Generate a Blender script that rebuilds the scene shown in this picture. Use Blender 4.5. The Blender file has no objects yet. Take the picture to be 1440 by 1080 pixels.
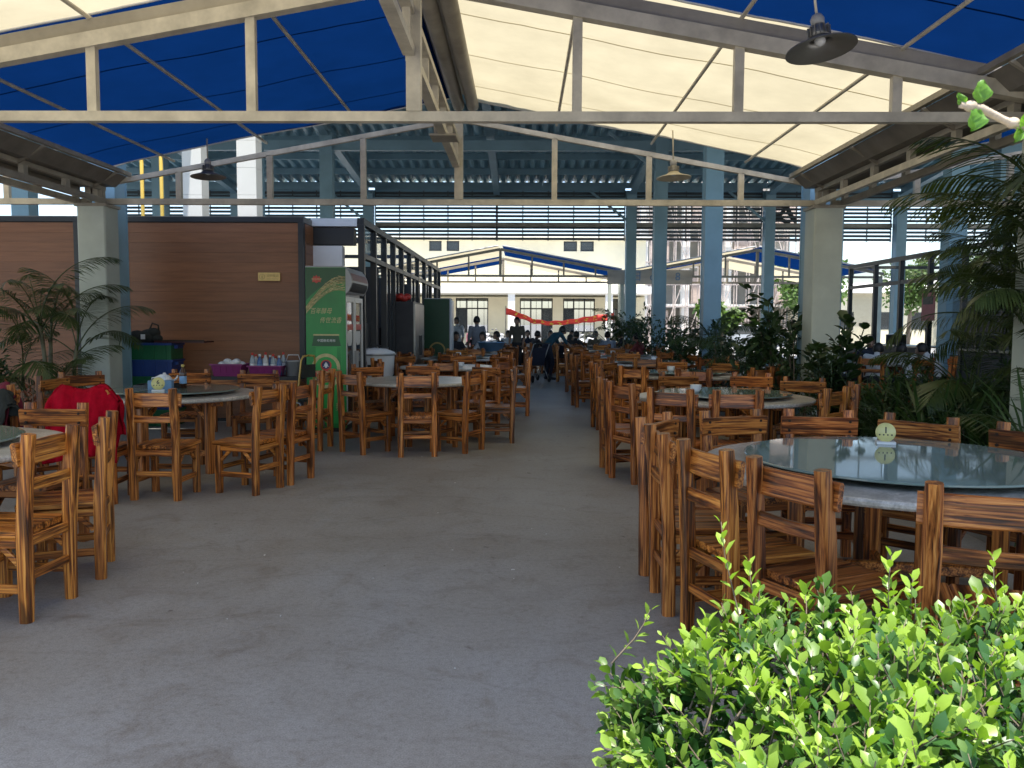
import bpy, bmesh, math, random
import numpy as np
from mathutils import Vector, Matrix, Euler, noise as mnoise

random.seed(7)
R = math.radians
PI = math.pi
scene = bpy.context.scene
C = scene.collection

# ------------------------------------------------------------------ camera
cam_d = bpy.data.cameras.new("camera")
cam_d.sensor_width = 36.0
cam_d.lens = 36.0 * 1165 / 1440
cam_d.clip_start = 0.05
cam_d.clip_end = 2000
cam_d.dof.use_dof = True
cam_d.dof.focus_distance = 6.0
cam_d.dof.aperture_fstop = 14.0
cam = bpy.data.objects.new("camera", cam_d)
C.objects.link(cam)
_yaw, _pitch, _roll = R(0.69), R(4.17), R(0.25)
cam.matrix_world = (Matrix.Translation((0, 0, 1.5)) @ Matrix.Rotation(_yaw, 4, 'Z')
                    @ Matrix.Rotation(PI / 2 - _pitch, 4, 'X') @ Matrix.Rotation(_roll, 4, 'Z'))
scene.camera = cam

# ------------------------------------------------------------------ light
SUN_EL, SUN_AZ = R(77), R(160)          # azimuth clockwise from +Y: behind the camera, to the right
world = bpy.data.worlds.new("World")
scene.world = world
world.use_nodes = True
wn = world.node_tree.nodes
sky = wn.new("ShaderNodeTexSky")
sky.sky_type = 'NISHITA'
sky.sun_disc = False
sky.sun_elevation = SUN_EL
sky.sun_rotation = SUN_AZ
sky.dust_density = 1.2
sky.air_density = 1.0
world.node_tree.links.new(sky.outputs[0], wn["Background"].inputs[0])
wn["Background"].inputs[1].default_value = 0.15
sun_d = bpy.data.lights.new("sun", 'SUN')
sun_d.energy = 4.5
sun_d.angle = R(0.6)
sun_d.color = (1.0, 0.955, 0.88)
sun = bpy.data.objects.new("sun", sun_d)
C.objects.link(sun)
_sd = Vector((math.sin(SUN_AZ) * math.cos(SUN_EL), math.cos(SUN_AZ) * math.cos(SUN_EL), math.sin(SUN_EL)))
sun.rotation_euler = _sd.to_track_quat('Z', 'Y').to_euler()
sun.location = (0, -5, 30)
scene.view_settings.view_transform = 'Standard'
scene.view_settings.look = 'None'
scene.view_settings.gamma = 1.0
scene.view_settings.use_curve_mapping = False
scene.view_settings.exposure = 1.3
scene.render.engine = 'CYCLES'
cy = scene.cycles
cy.use_denoising = True
cy.max_bounces = 7
cy.diffuse_bounces = 4
cy.glossy_bounces = 3
cy.transmission_bounces = 4
cy.transparent_max_bounces = 8
cy.caustics_reflective = False
cy.caustics_refractive = False
cy.sample_clamp_indirect = 6.0

# ------------------------------------------------------------------ helpers
def link(o, parent=None):
    C.objects.link(o)
    if parent is not None:
        o.parent = parent
    return o

class MB:
    """collects verts and faces for ONE mesh object"""
    def __init__(s):
        s.v, s.f, s.m, s.smooth = [], [], [], []
    def add(s, vs, fs, mi=0, sm=False):
        b = len(s.v)
        s.v += [tuple(x) for x in vs]
        for f in fs:
            s.f.append(tuple(i + b for i in f)); s.m.append(mi); s.smooth.append(sm)
        return s
    def box(s, c, d, rz=0.0, mi=0):
        hx, hy, hz = d[0] / 2, d[1] / 2, d[2] / 2
        cs, sn = math.cos(rz), math.sin(rz)
        vs = []
        for z in (-hz, hz):
            for x, y in ((-hx, -hy), (hx, -hy), (hx, hy), (-hx, hy)):
                vs.append((c[0] + x * cs - y * sn, c[1] + x * sn + y * cs, c[2] + z))
        return s.add(vs, [(3, 2, 1, 0), (4, 5, 6, 7), (0, 1, 5, 4), (1, 2, 6, 5), (2, 3, 7, 6), (3, 0, 4, 7)], mi)
    def b2(s, x0, x1, y0, y1, z0, z1, mi=0):
        return s.box(((x0 + x1) / 2, (y0 + y1) / 2, (z0 + z1) / 2), (x1 - x0, y1 - y0, z1 - z0), 0, mi)
    def stick(s, pts, w, d, up=(0, 1, 0), ch=0.006, jit=0.0, rnd=None, mi=0):
        """chamfered rectangular bar swept along pts; w across, d along 'up'"""
        pts = [Vector(p) for p in pts]
        up = Vector(up)
        rings = []
        n = len(pts)
        for i, p in enumerate(pts):
            t = (pts[min(i + 1, n - 1)] - pts[max(i - 1, 0)]).normalized()
            a = t.cross(up)
            if a.length < 1e-4:
                a = t.cross(Vector((1, 0, 0)))
            a.normalize()
            b = a.cross(t).normalized()
            ww, dd = w / 2, d / 2
            if rnd and jit:
                ww += rnd.uniform(-jit, jit); dd += rnd.uniform(-jit, jit)
            k = ch if 0 < i < n - 1 else ch * 1.5
            pr = [(ww, dd - k), (ww - k, dd), (-ww + k, dd), (-ww, dd - k), (-ww, -dd + k), (-ww + k, -dd), (ww - k, -dd), (ww, -dd + k)]
            rings.append([p + a * x + b * y for x, y in pr])
        vs = [v for r in rings for v in r]
        fs = []
        for i in range(n - 1):
            for k in range(8):
                a0, a1 = i * 8 + k, i * 8 + (k + 1) % 8
                fs.append((a0, a1, a1 + 8, a0 + 8))
        fs.append(tuple(range(7, -1, -1)))
        fs.append(tuple((n - 1) * 8 + k for k in range(8)))
        return s.add(vs, fs, mi)
    def bar(s, p0, p1, w, d, up=(0, 0, 1), mi=0):
        p0, p1, up = Vector(p0), Vector(p1), Vector(up)
        t = (p1 - p0).normalized()
        a = t.cross(up)
        if a.length < 1e-4:
            a = t.cross(Vector((1, 0, 0)))
        a.normalize(); b = a.cross(t).normalized()
        vs = []
        for p in (p0, p1):
            for x, y in ((-w / 2, -d / 2), (w / 2, -d / 2), (w / 2, d / 2), (-w / 2, d / 2)):
                vs.append(p + a * x + b * y)
        return s.add(vs, [(3, 2, 1, 0), (4, 5, 6, 7), (0, 1, 5, 4), (1, 2, 6, 5), (2, 3, 7, 6), (3, 0, 4, 7)], mi)
    def tube(s, pts, r, n=8, mi=0, cap=True, sm=True):
        pts = [Vector(p) for p in pts]
        rs = r if isinstance(r, (list, tuple)) else [r] * len(pts)
        vs, fs = [], []
        m = len(pts)
        ref = None
        for i, p in enumerate(pts):
            t = (pts[min(i + 1, m - 1)] - pts[max(i - 1, 0)]).normalized()
            if ref is None:
                ref = t.orthogonal().normalized()
            a = (ref - t * ref.dot(t)).normalized()
            ref = a
            b = t.cross(a)
            for k in range(n):
                an = 2 * PI * k / n
                vs.append(p + a * (math.cos(an) * rs[i]) + b * (math.sin(an) * rs[i]))
        for i in range(m - 1):
            for k in range(n):
                a0, a1 = i * n + k, i * n + (k + 1) % n
                fs.append((a0, a1, a1 + n, a0 + n))
        s.add(vs, fs, mi, sm)
        if cap:
            b0 = len(s.v) - len(vs)
            s.f.append(tuple(b0 + k for k in range(n - 1, -1, -1))); s.m.append(mi); s.smooth.append(False)
            s.f.append(tuple(b0 + (m - 1) * n + k for k in range(n))); s.m.append(mi); s.smooth.append(False)
        return s
    def lathe(s, prof, n=32, c=(0, 0, 0), mi=0, sm=True):
        """profile of (r, z) swept around z"""
        vs, fs = [], []
        for r, z in prof:
            for k in range(n):
                a = 2 * PI * k / n
                vs.append((c[0] + r * math.cos(a), c[1] + r * math.sin(a), c[2] + z))
        for i in range(len(prof) - 1):
            for k in range(n):
                a0, a1 = i * n + k, i * n + (k + 1) % n
                fs.append((a0, a1, a1 + n, a0 + n))
        s.add(vs, fs, mi, sm)
        return s
    def disc(s, c, r, n=24, mi=0, flip=False):
        vs = [(c[0] + r * math.cos(2 * PI * k / n), c[1] + r * math.sin(2 * PI * k / n), c[2]) for k in range(n)]
        return s.add(vs, [tuple(range(n - 1, -1, -1)) if flip else tuple(range(n))], mi)
    def poly_xz(s, pts, y, th=0.002, mi=0):
        """flat print facing -Y : outline in x,z, thickness th towards -Y"""
        n = len(pts)
        vs = [(x, y, z) for x, z in pts] + [(x, y - th, z) for x, z in pts]
        fs = [tuple(range(n)), tuple(range(2 * n - 1, n - 1, -1))]
        for k in range(n):
            k2 = (k + 1) % n
            fs.append((k, n + k, n + k2, k2))
        return s.add(vs, fs, mi)
    def ell(s, c, r, seg=14, rings=9, mi=0):
        c = Vector(c)
        vs, fs = [], []
        for i in range(rings + 1):
            th = PI * i / rings
            for k in range(seg):
                a = 2 * PI * k / seg
                vs.append((c.x + r[0] * math.sin(th) * math.cos(a), c.y + r[1] * math.sin(th) * math.sin(a), c.z + r[2] * math.cos(th)))
        for i in range(rings):
            for k in range(seg):
                a0, a1 = i * seg + k, i * seg + (k + 1) % seg
                fs.append((a0, a0 + seg, a1 + seg, a1))
        return s.add(vs, fs, mi, True)
    def mesh(s, name, mats):
        me = bpy.data.meshes.new(name)
        me.from_pydata(s.v, [], s.f)
        for m in (mats if isinstance(mats, (list, tuple)) else [mats]):
            me.materials.append(m)
        me.polygons.foreach_set("material_index", s.m)
        me.polygons.foreach_set("use_smooth", s.smooth)
        me.update()
        return me
    def build(s, name, mats, parent=None, loc=None, **props):
        o = bpy.data.objects.new(name, s.mesh(name, mats))
        link(o, parent)
        if loc is not None:
            o.location = loc
        for k, v in props.items():
            o[k] = v
        return o

def thing(name, label, cat, loc=(0, 0, 0), rz=0.0, group=None):
    o = bpy.data.objects.new(name, None)
    o.empty_display_size = 0.2
    link(o)
    o.location = loc
    o.rotation_euler = (0, 0, rz)
    return tag(o, label, cat, group)
def tag(o, label, cat, group=None):
    o["label"] = label; o["category"] = cat
    if group:
        o["group"] = group
    return o
def part(me, name, parent, loc=None, rot=None):
    o = bpy.data.objects.new(name, me)
    link(o, parent)
    if loc is not None: o.location = loc
    if rot is not None: o.rotation_euler = rot
    return o
def kids(o):
    return [c for c in bpy.data.objects if c.parent == o]
def copy_tree(src, tree, loc, rz, label):
    """tree: list of (child, [grandchildren])"""
    r = src.copy(); C.objects.link(r)
    r.location = loc; r.rotation_euler = (0, 0, rz); r["label"] = label
    for ch, gs in tree:
        c = ch.copy(); C.objects.link(c); c.parent = r
        for g in gs:
            d = g.copy(); C.objects.link(d); d.parent = c
    return r
def text(name, body, size, mat, parent, loc, rot=(PI / 2, 0, 0), ext=0.001, shear=0.0, sx=1.0, align='CENTER', bold=0.0):
    cu = bpy.data.curves.new(name, 'FONT')
    cu.body = body; cu.size = size; cu.extrude = ext; cu.shear = shear
    cu.align_x = align; cu.align_y = 'CENTER'; cu.offset = bold
    cu.resolution_u = 3
    cu.materials.append(mat)
    tmp = bpy.data.objects.new(name, cu)
    link(tmp)
    me = bpy.data.meshes.new_from_object(tmp.evaluated_get(bpy.context.evaluated_depsgraph_get()))
    bpy.data.objects.remove(tmp)
    me.name = name
    o = bpy.data.objects.new(name, me)
    link(o, parent)
    o.location = loc; o.rotation_euler = rot; o.scale = (sx, 1, 1)
    return o

# ------------------------------------------------------------------ materials
def new_mat(name):
    m = bpy.data.materials.new(name)
    m.use_nodes = True
    nt = m.node_tree
    return m, nt, nt.nodes, nt.links, nt.nodes["Principled BSDF"]
def ramp(nodes, stops, interp='LINEAR'):
    r = nodes.new("ShaderNodeValToRGB")
    r.color_ramp.interpolation = interp
    e = r.color_ramp.elements
    while len(e) < len(stops):
        e.new(0.5)
    for i, (p, c) in enumerate(stops):
        e[i].position = p
        e[i].color = (c[0], c[1], c[2], 1)
    return r
def coords(nodes, links, scale, rand=True, kind="Object"):
    tc = nodes.new("ShaderNodeTexCoord")
    mp = nodes.new("ShaderNodeMapping")
    mp.inputs["Scale"].default_value = scale
    src = tc.outputs[kind]
    if rand:
        oi = nodes.new("ShaderNodeObjectInfo")
        mul = nodes.new("ShaderNodeVectorMath"); mul.operation = 'SCALE'
        mul.inputs[0].default_value = (13.7, 7.3, 21.1)
        links.new(oi.outputs["Random"], mul.inputs["Scale"])
        ad = nodes.new("ShaderNodeVectorMath"); ad.operation = 'ADD'
        links.new(src, ad.inputs[0]); links.new(mul.outputs[0], ad.inputs[1])
        src = ad.outputs[0]
    links.new(src, mp.inputs["Vector"])
    return mp.outputs[0], src
def noise_tex(nodes, links, vec, scale, detail=4, rough=0.55, dist=0.0):
    n = nodes.new("ShaderNodeTexNoise")
    n.inputs["Scale"].default_value = scale
    n.inputs["Detail"].default_value = detail
    n.inputs["Roughness"].default_value = rough
    n.inputs["Distortion"].default_value = dist
    if vec is not None:
        links.new(vec, n.inputs["Vector"])
    return n
def mixc(nodes, links, fac, a, b, mode='MIX'):
    m = nodes.new("ShaderNodeMix"); m.data_type = 'RGBA'; m.blend_type = mode
    for sock, val in ((m.inputs[0], fac), (m.inputs[6], a), (m.inputs[7], b)):
        if isinstance(val, (int, float)): sock.default_value = val
        elif isinstance(val, tuple): sock.default_value = (val[0], val[1], val[2], 1)
        else: links.new(val, sock)
    return m.outputs[2]
def bump(nodes, links, h, strength, dist, bsdf):
    b = nodes.new("ShaderNodeBump")
    b.inputs["Strength"].default_value = strength
    b.inputs["Distance"].default_value = dist
    links.new(h, b.inputs["Height"])
    links.new(b.outputs[0], bsdf.inputs["Normal"])

def mat_plain(name, col, rough=0.5, metal=0.0, var=0.15, vscale=6.0, bmp=0.0, spec=0.5, rand=True):
    """one colour with soft grime variation"""
    m, nt, N, L, B = new_mat(name)
    v, _ = coords(N, L, (1, 1, 1), rand)
    n = noise_tex(N, L, v, vscale, 6, 0.6)
    lo = tuple(c * (1 - var) for c in col); hi = tuple(min(1, c * (1 + var * 0.6)) for c in col)
    r = ramp(N, [(0.3, lo), (0.7, hi)])
    L.new(n.outputs[0], r.inputs[0])
    L.new(r.outputs[0], B.inputs["Base Color"])
    B.inputs["Roughness"].default_value = rough
    B.inputs["Metallic"].default_value = metal
    B.inputs["Specular IOR Level"].default_value = spec
    if bmp:
        bump(N, L, n.outputs[0], bmp, 0.01, B)
    return m

def mat_wood(name, axis):
    """flame-charred varnished pine, grain along axis 0/1/2"""
    m, nt, N, L, B = new_mat(name)
    sc = [105.0, 105.0, 105.0]; sc[axis] = 1.3
    v, src = coords(N, L, tuple(sc))
    g = noise_tex(N, L, v, 1.0, 4, 0.6, 0.12)
    sc2 = [20.0, 20.0, 20.0]; sc2[axis] = 1.5
    mp2 = N.new("ShaderNodeMapping"); mp2.inputs["Scale"].default_value = sc2
    L.new(src, mp2.inputs["Vector"])
    p = noise_tex(N, L, mp2.outputs[0], 1.3, 3, 0.6, 0.3)
    grain = ramp(N, [(0.30, (0.045, 0.013, 0.005)), (0.42, (0.25, 0.074, 0.016)), (0.50, (0.53, 0.188, 0.040)), (0.66, (0.76, 0.345, 0.092))])
    L.new(g.outputs[0], grain.inputs[0])
    char = ramp(N, [(0.38, (0.07, 0.045, 0.035)), (0.45, (0.45, 0.35, 0.29)), (0.52, (1, 1, 1))])
    L.new(p.outputs[0], char.inputs[0])
    col = mixc(N, L, 0.85, grain.outputs[0], char.outputs[0], 'MULTIPLY')
    oi = N.new("ShaderNodeObjectInfo")
    tone = ramp(N, [(0.0, (0.84, 0.80, 0.77)), (0.5, (1, 0.97, 0.94)), (1.0, (1.10, 1.0, 0.9))])
    L.new(oi.outputs["Random"], tone.inputs[0])
    col = mixc(N, L, 1.0, col, tone.outputs[0], 'MULTIPLY')
    col = mixc(N, L, 1.0, col, oi.outputs["Color"], 'MULTIPLY')   # each chair its own varnish tone
    L.new(col, B.inputs["Base Color"])
    B.inputs["Roughness"].default_value = 0.36
    B.inputs["Specular IOR Level"].default_value = 0.45
    bump(N, L, g.outputs[0], 0.35, 0.004, B)
    return m
WX, WY, WZ = mat_wood("charred_pine_x", 0), mat_wood("charred_pine_y", 1), mat_wood("charred_pine_z", 2)

def mat_marble():
    m, nt, N, L, B = new_mat("grey_marble")
    v, src = coords(N, L, (1, 1, 1))
    a = noise_tex(N, L, v, 3.0, 8, 0.65, 1.2)
    b = noise_tex(N, L, v, 60.0, 3, 0.6)
    r = ramp(N, [(0.3, (0.32, 0.305, 0.27)), (0.5, (0.50, 0.485, 0.44)), (0.56, (0.62, 0.605, 0.565)), (0.62, (0.45, 0.43, 0.385))])
    L.new(a.outputs[0], r.inputs[0])
    r2 = ramp(N, [(0.35, (0.62, 0.6, 0.57)), (0.6, (1.08, 1.06, 1.03))])
    L.new(b.outputs[0], r2.inputs[0])
    col = mixc(N, L, 0.7, r.outputs[0], r2.outputs[0], 'MULTIPLY')
    L.new(col, B.inputs["Base Color"])
    B.inputs["Roughness"].default_value = 0.28
    return m
MARBLE = mat_marble()

def mat_floor():
    m, nt, N, L, B = new_mat("painted_concrete")
    v, src = coords(N, L, (1, 1, 1), False)
    a = noise_tex(N, L, v, 0.42, 5, 0.6, 0.4)
    b = noise_tex(N, L, v, 3.4, 12, 0.78, 0.9)
    c = noise_tex(N, L, v, 160.0, 2, 0.5)
    base = ramp(N, [(0.35, (0.280, 0.258, 0.230)), (0.52, (0.322, 0.310, 0.293)), (0.68, (0.352, 0.352, 0.354))])
    L.new(a.outputs[0], base.inputs[0])
    st = ramp(N, [(0.33, (0.66, 0.6, 0.54)), (0.47, (0.94, 0.93, 0.92)), (0.68, (1.06, 1.06, 1.07))])
    L.new(b.outputs[0], st.inputs[0])
    col = mixc(N, L, 0.85, base.outputs[0], st.outputs[0], 'MULTIPLY')
    fg = ramp(N, [(0.3, (0.6, 0.6, 0.6)), (0.65, (1.16, 1.16, 1.16))])
    L.new(c.outputs[0], fg.inputs[0])
    col = mixc(N, L, 0.6, col, fg.outputs[0], 'MULTIPLY')
    gr = noise_tex(N, L, v, 34.0, 6, 0.75)
    gm = ramp(N, [(0.32, (0.74, 0.72, 0.70)), (0.5, (1, 1, 1)), (0.7, (1.12, 1.12, 1.12))])
    L.new(gr.outputs[0], gm.inputs[0])
    col = mixc(N, L, 0.8, col, gm.outputs[0], 'MULTIPLY')
    # thin curved drag marks
    wa = N.new("ShaderNodeTexWave"); wa.wave_type = 'RINGS'; wa.inputs["Scale"].default_value = 0.55
    wa.inputs["Distortion"].default_value = 14.0; wa.inputs["Detail"].default_value = 3.0; wa.inputs["Detail Scale"].default_value = 0.8
    L.new(v, wa.inputs["Vector"])
    wm = ramp(N, [(0.0, (0.80, 0.78, 0.76)), (0.02, (1, 1, 1))])
    L.new(wa.outputs[0], wm.inputs[0])
    col = mixc(N, L, 0.35, col, wm.outputs[0], 'MULTIPLY')
    # scattered dark spots and long scuffs
    vo = N.new("ShaderNodeTexVoronoi"); vo.inputs["Scale"].default_value = 2.6
    vo.inputs["Randomness"].default_value = 1.0
    wv = noise_tex(N, L, v, 9.0, 3, 0.6)
    off = N.new("ShaderNodeVectorMath"); off.operation = 'MULTIPLY_ADD'
    L.new(wv.outputs[1], off.inputs[0]); off.inputs[1].default_value = (0.16, 0.16, 0.16); L.new(src, off.inputs[2])
    L.new(off.outputs[0], vo.inputs["Vector"])
    sp = ramp(N, [(0.03, (0.42, 0.37, 0.33)), (0.075, (1, 1, 1))])
    L.new(vo.outputs["Distance"], sp.inputs[0])
    col = mixc(N, L, 0.75, col, sp.outputs[0], 'MULTIPLY')
    L.new(col, B.inputs["Base Color"])
    rr = ramp(N, [(0.3, (0.42, 0.42, 0.42)), (0.7, (0.62, 0.62, 0.62))])
    L.new(b.outputs[0], rr.inputs[0])
    L.new(rr.outputs[0], B.inputs["Roughness"])
    B.inputs["Specular IOR Level"].default_value = 0.28
    bump(N, L, c.outputs[0], 0.12, 0.004, B)
    return m

def mat_fabric(name, col, tcol, mix=0.5):
    m, nt, N, L, B = new_mat(name)
    N.remove(B)
    v, src = coords(N, L, (1, 1, 1))
    n = noise_tex(N, L, v, 1.7, 5, 0.6)
    r = ramp(N, [(0.3, (0.86, 0.855, 0.84)), (0.7, (1.04, 1.04, 1.04))])
    L.new(n.outputs[0], r.inputs[0])
    c1 = mixc(N, L, 1.0, r.outputs[0], col, 'MULTIPLY')
    c2 = mixc(N, L, 1.0, r.outputs[0], tcol, 'MULTIPLY')
    d = N.new("ShaderNodeBsdfDiffuse"); t = N.new("ShaderNodeBsdfTranslucent")
    L.new(c1, d.inputs[0]); L.new(c2, t.inputs[0])
    mx = N.new("ShaderNodeMixShader"); mx.inputs[0].default_value = mix
    L.new(d.outputs[0], mx.inputs[1]); L.new(t.outputs[0], mx.inputs[2])
    L.new(mx.outputs[0], N["Material Output"].inputs[0])
    return m
FAB_CREAM = mat_fabric("cream_awning_cloth", (0.56, 0.515, 0.39), (0.62, 0.55, 0.375), 0.37)
FAB_BLUE = mat_fabric("blue_awning_cloth", (0.006, 0.028, 0.115), (0.0016, 0.0165, 0.078), 0.42)

def mat_leaf(name, base, tip, trans=0.3, rough=0.38, attr=False, spec=0.5):
    """leaf: colour varies leaf by leaf (attribute 'tint' or noise)"""
    m, nt, N, L, B = new_mat(name)
    if attr:
        a = N.new("ShaderNodeAttribute"); a.attribute_name = "tint"
        fac = a.outputs["Fac"]
    else:
        v, src = coords(N, L, (1, 1, 1))
        fac = noise_tex(N, L, v, 5.0, 3, 0.6).outputs[0]
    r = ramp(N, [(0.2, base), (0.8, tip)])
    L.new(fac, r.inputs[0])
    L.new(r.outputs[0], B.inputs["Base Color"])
    B.inputs["Roughness"].default_value = rough
    B.inputs["Specular IOR Level"].default_value = spec
    t = N.new("ShaderNodeBsdfTranslucent")
    tc = mixc(N, L, 1.0, r.outputs[0], (1.5, 1.75, 0.65), 'MULTIPLY')
    L.new(tc, t.inputs[0])
    mx = N.new("ShaderNodeMixShader"); mx.inputs[0].default_value = trans
    L.new(B.outputs[0], mx.inputs[1]); L.new(t.outputs[0], mx.inputs[2])
    L.new(mx.outputs[0], N["Material Output"].inputs[0])
    return m
LEAF_SHRUB = mat_leaf("shrub_leaf", (0.036, 0.105, 0.024), (0.27, 0.405, 0.055), 0.30, 0.38, True)
LEAF_TWIG = mat_leaf("young_leaf", (0.10, 0.26, 0.03), (0.22, 0.42, 0.05), 0.4, 0.4)
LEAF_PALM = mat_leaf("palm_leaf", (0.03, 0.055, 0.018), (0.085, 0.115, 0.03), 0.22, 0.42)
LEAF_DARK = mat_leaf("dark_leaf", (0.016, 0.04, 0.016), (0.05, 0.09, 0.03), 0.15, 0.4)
LEAF_STRAP = mat_leaf("strap_leaf", (0.022, 0.055, 0.02), (0.07, 0.12, 0.035), 0.2, 0.4)
LEAF_TREE = mat_leaf("tree_leaf", (0.05, 0.10, 0.025), (0.12, 0.19, 0.045), 0.25, 0.5)

def mat_planks(name, c0, c1):
    m, nt, N, L, B = new_mat(name)
    v, src = coords(N, L, (0.9, 14.0, 14.0))
    n = noise_tex(N, L, v, 2.0, 5, 0.6, 0.5)
    r = ramp(N, [(0.3, c0), (0.7, c1)])
    L.new(n.outputs[0], r.inputs[0])
    oi = N.new("ShaderNodeObjectInfo")
    t = ramp(N, [(0, (0.85, 0.85, 0.85)), (1, (1.1, 1.08, 1.05))])
    L.new(oi.outputs["Random"], t.inputs[0])
    L.new(mixc(N, L, 1.0, r.outputs[0], t.outputs[0], 'MULTIPLY'), B.inputs["Base Color"])
    B.inputs["Roughness"].default_value = 0.45
    bump(N, L, n.outputs[0], 0.2, 0.003, B)
    return m
CLAD = mat_planks("brown_cladding", (0.190, 0.073, 0.028), (0.270, 0.110, 0.045))

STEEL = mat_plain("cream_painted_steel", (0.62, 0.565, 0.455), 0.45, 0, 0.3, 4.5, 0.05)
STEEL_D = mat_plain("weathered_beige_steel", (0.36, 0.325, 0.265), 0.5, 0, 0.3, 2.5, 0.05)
POST = mat_plain("pale_green_post_paint", (0.52, 0.56, 0.50), 0.5, 0, 0.16, 2.0, 0.05)
GUTTER = mat_plain("dull_gutter_sheet", (0.22, 0.20, 0.175), 0.55, 0, 0.3, 3.0)
HALL = mat_plain("blue_grey_hall_steel", (0.25, 0.40, 0.475), 0.5, 0, 0.15, 1.5)
HALL_ROOF = mat_plain("teal_roof_sheet", (0.27, 0.46, 0.54), 0.45, 0, 0.2, 1.0)
LOUV = mat_plain("dark_louvre_slat", (0.13, 0.145, 0.15), 0.5, 0, 0.15, 2.0)
BLACK = mat_plain("black_frame_paint", (0.018, 0.02, 0.022), 0.4, 0, 0.2, 3.0)
DARK = mat_plain("dark_interior_panel", (0.035, 0.036, 0.038), 0.6, 0, 0.2, 2.0)
WHITE = mat_plain("white_enamel", (0.72, 0.73, 0.74), 0.35, 0, 0.06, 4.0)
GREYP = mat_plain("grey_plastic", (0.38, 0.38, 0.39), 0.4, 0, 0.1, 4.0)
STAIN = mat_plain("brushed_stainless", (0.34, 0.34, 0.33), 0.3, 0.9, 0.12, 5.0)
LAMPM = mat_plain("dull_aluminium", (0.30, 0.29, 0.27), 0.42, 0.7, 0.15, 6.0)
LAMPW = mat_plain("cream_lamp_enamel", (0.62, 0.56, 0.42), 0.4, 0.0, 0.12, 6.0)
YELLOWP = mat_plain("yellow_pipe_paint", (0.72, 0.50, 0.10), 0.45, 0, 0.12, 4.0)
CREAMW = mat_plain("cream_render", (0.70, 0.64, 0.47), 0.85, 0, 0.10, 0.8)
WHITEW = mat_plain("white_render", (0.80, 0.78, 0.72), 0.8, 0, 0.08, 0.8)
CONC = mat_plain("pale_concrete", (0.45, 0.42, 0.38), 0.85, 0, 0.2, 0.7)
FORE = mat_plain("forecourt_paving", (0.42, 0.41, 0.39), 0.85, 0, 0.15, 0.5, rand=False)
ASPH = mat_plain("grey_ground", (0.20, 0.195, 0.185), 0.9, 0, 0.2, 0.3, rand=False)
SOIL = mat_plain("dark_soil", (0.035, 0.026, 0.018), 0.95, 0, 0.4, 9.0, 0.5)
KERB = mat_plain("grey_kerb_stone", (0.22, 0.21, 0.195), 0.8, 0, 0.2, 4.0)
BARK = mat_plain("grey_brown_bark", (0.16, 0.125, 0.09), 0.85, 0, 0.35, 14.0, 0.4)
PALMSTEM = mat_plain("ringed_palm_stem", (0.16, 0.15, 0.09), 0.6, 0, 0.35, 12.0, 0.3)
TWIGM = mat_plain("pale_twig_bark", (0.50, 0.40, 0.29), 0.7, 0, 0.3, 60.0, 0.3)
BOLT = mat_plain("dark_bolt", (0.03, 0.02, 0.015), 0.45, 0.5, 0.2, 20.0)
SCAF = mat_plain("scaffold_tube", (0.50, 0.42, 0.37), 0.6, 0.1, 0.25, 3.0)
GREEN_AD = mat_plain("green_print", (0.012, 0.25, 0.045), 0.35, 0, 0.35, 1.6)
GREEN_DK = mat_plain("dark_green_print", (0.006, 0.085, 0.018), 0.35, 0, 0.2, 2.0)
GREEN_LT = mat_plain("bright_green_print", (0.03, 0.36, 0.07), 0.35, 0, 0.2, 2.0)
GOLDP = mat_plain("pale_gold_print", (0.55, 0.47, 0.22), 0.4, 0, 0.25, 20.0)
GOLDD = mat_plain("ochre_print", (0.36, 0.25, 0.07), 0.4, 0, 0.25, 20.0)
REDP = mat_plain("red_print", (0.55, 0.045, 0.03), 0.4, 0, 0.15, 6.0)
NAVYP = mat_plain("navy_print", (0.02, 0.02, 0.09), 0.4, 0, 0.1, 6.0)
INK = mat_plain("dark_ink", (0.03, 0.025, 0.02), 0.5, 0, 0.1, 6.0)
PLAQUE = mat_plain("gold_plaque", (0.62, 0.42, 0.15), 0.35, 0.3, 0.12, 20.0)
DISCY = mat_plain("yellow_number_disc", (0.62, 0.58, 0.24), 0.3, 0, 0.08, 30.0)
GREENC = mat_plain("green_crate_plastic", (0.012, 0.13, 0.05), 0.45, 0, 0.12, 5.0)
BLUEC = mat_plain("blue_crate_plastic", (0.015, 0.05, 0.22), 0.45, 0, 0.12, 5.0)
PURPLE = mat_plain("magenta_basket_plastic", (0.22, 0.02, 0.13), 0.4, 0, 0.12, 8.0)
LTBLUE = mat_plain("light_blue_plastic", (0.16, 0.30, 0.50), 0.4, 0, 0.12, 8.0)
YELLOWC = mat_plain("yellow_basket_plastic", (0.42, 0.33, 0.10), 0.5, 0, 0.12, 8.0)
REDC = mat_plain("red_jacket_cloth", (0.36, 0.003, 0.016), 0.95, 0, 0.3, 14.0, 0.4, 0.1)
MAROON = mat_plain("maroon_jacket_cloth", (0.17, 0.012, 0.03), 0.9, 0, 0.25, 9.0, 0.25)
BLACKC = mat_plain("charcoal_jacket_cloth", (0.025, 0.028, 0.024), 0.9, 0, 0.25, 9.0, 0.2)
BANNER = mat_plain("red_banner_cloth", (0.75, 0.06, 0.05), 0.7, 0, 0.2, 3.0)
PLASTW = mat_plain("white_plastic", (0.70, 0.70, 0.68), 0.4, 0, 0.08, 9.0)

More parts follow.
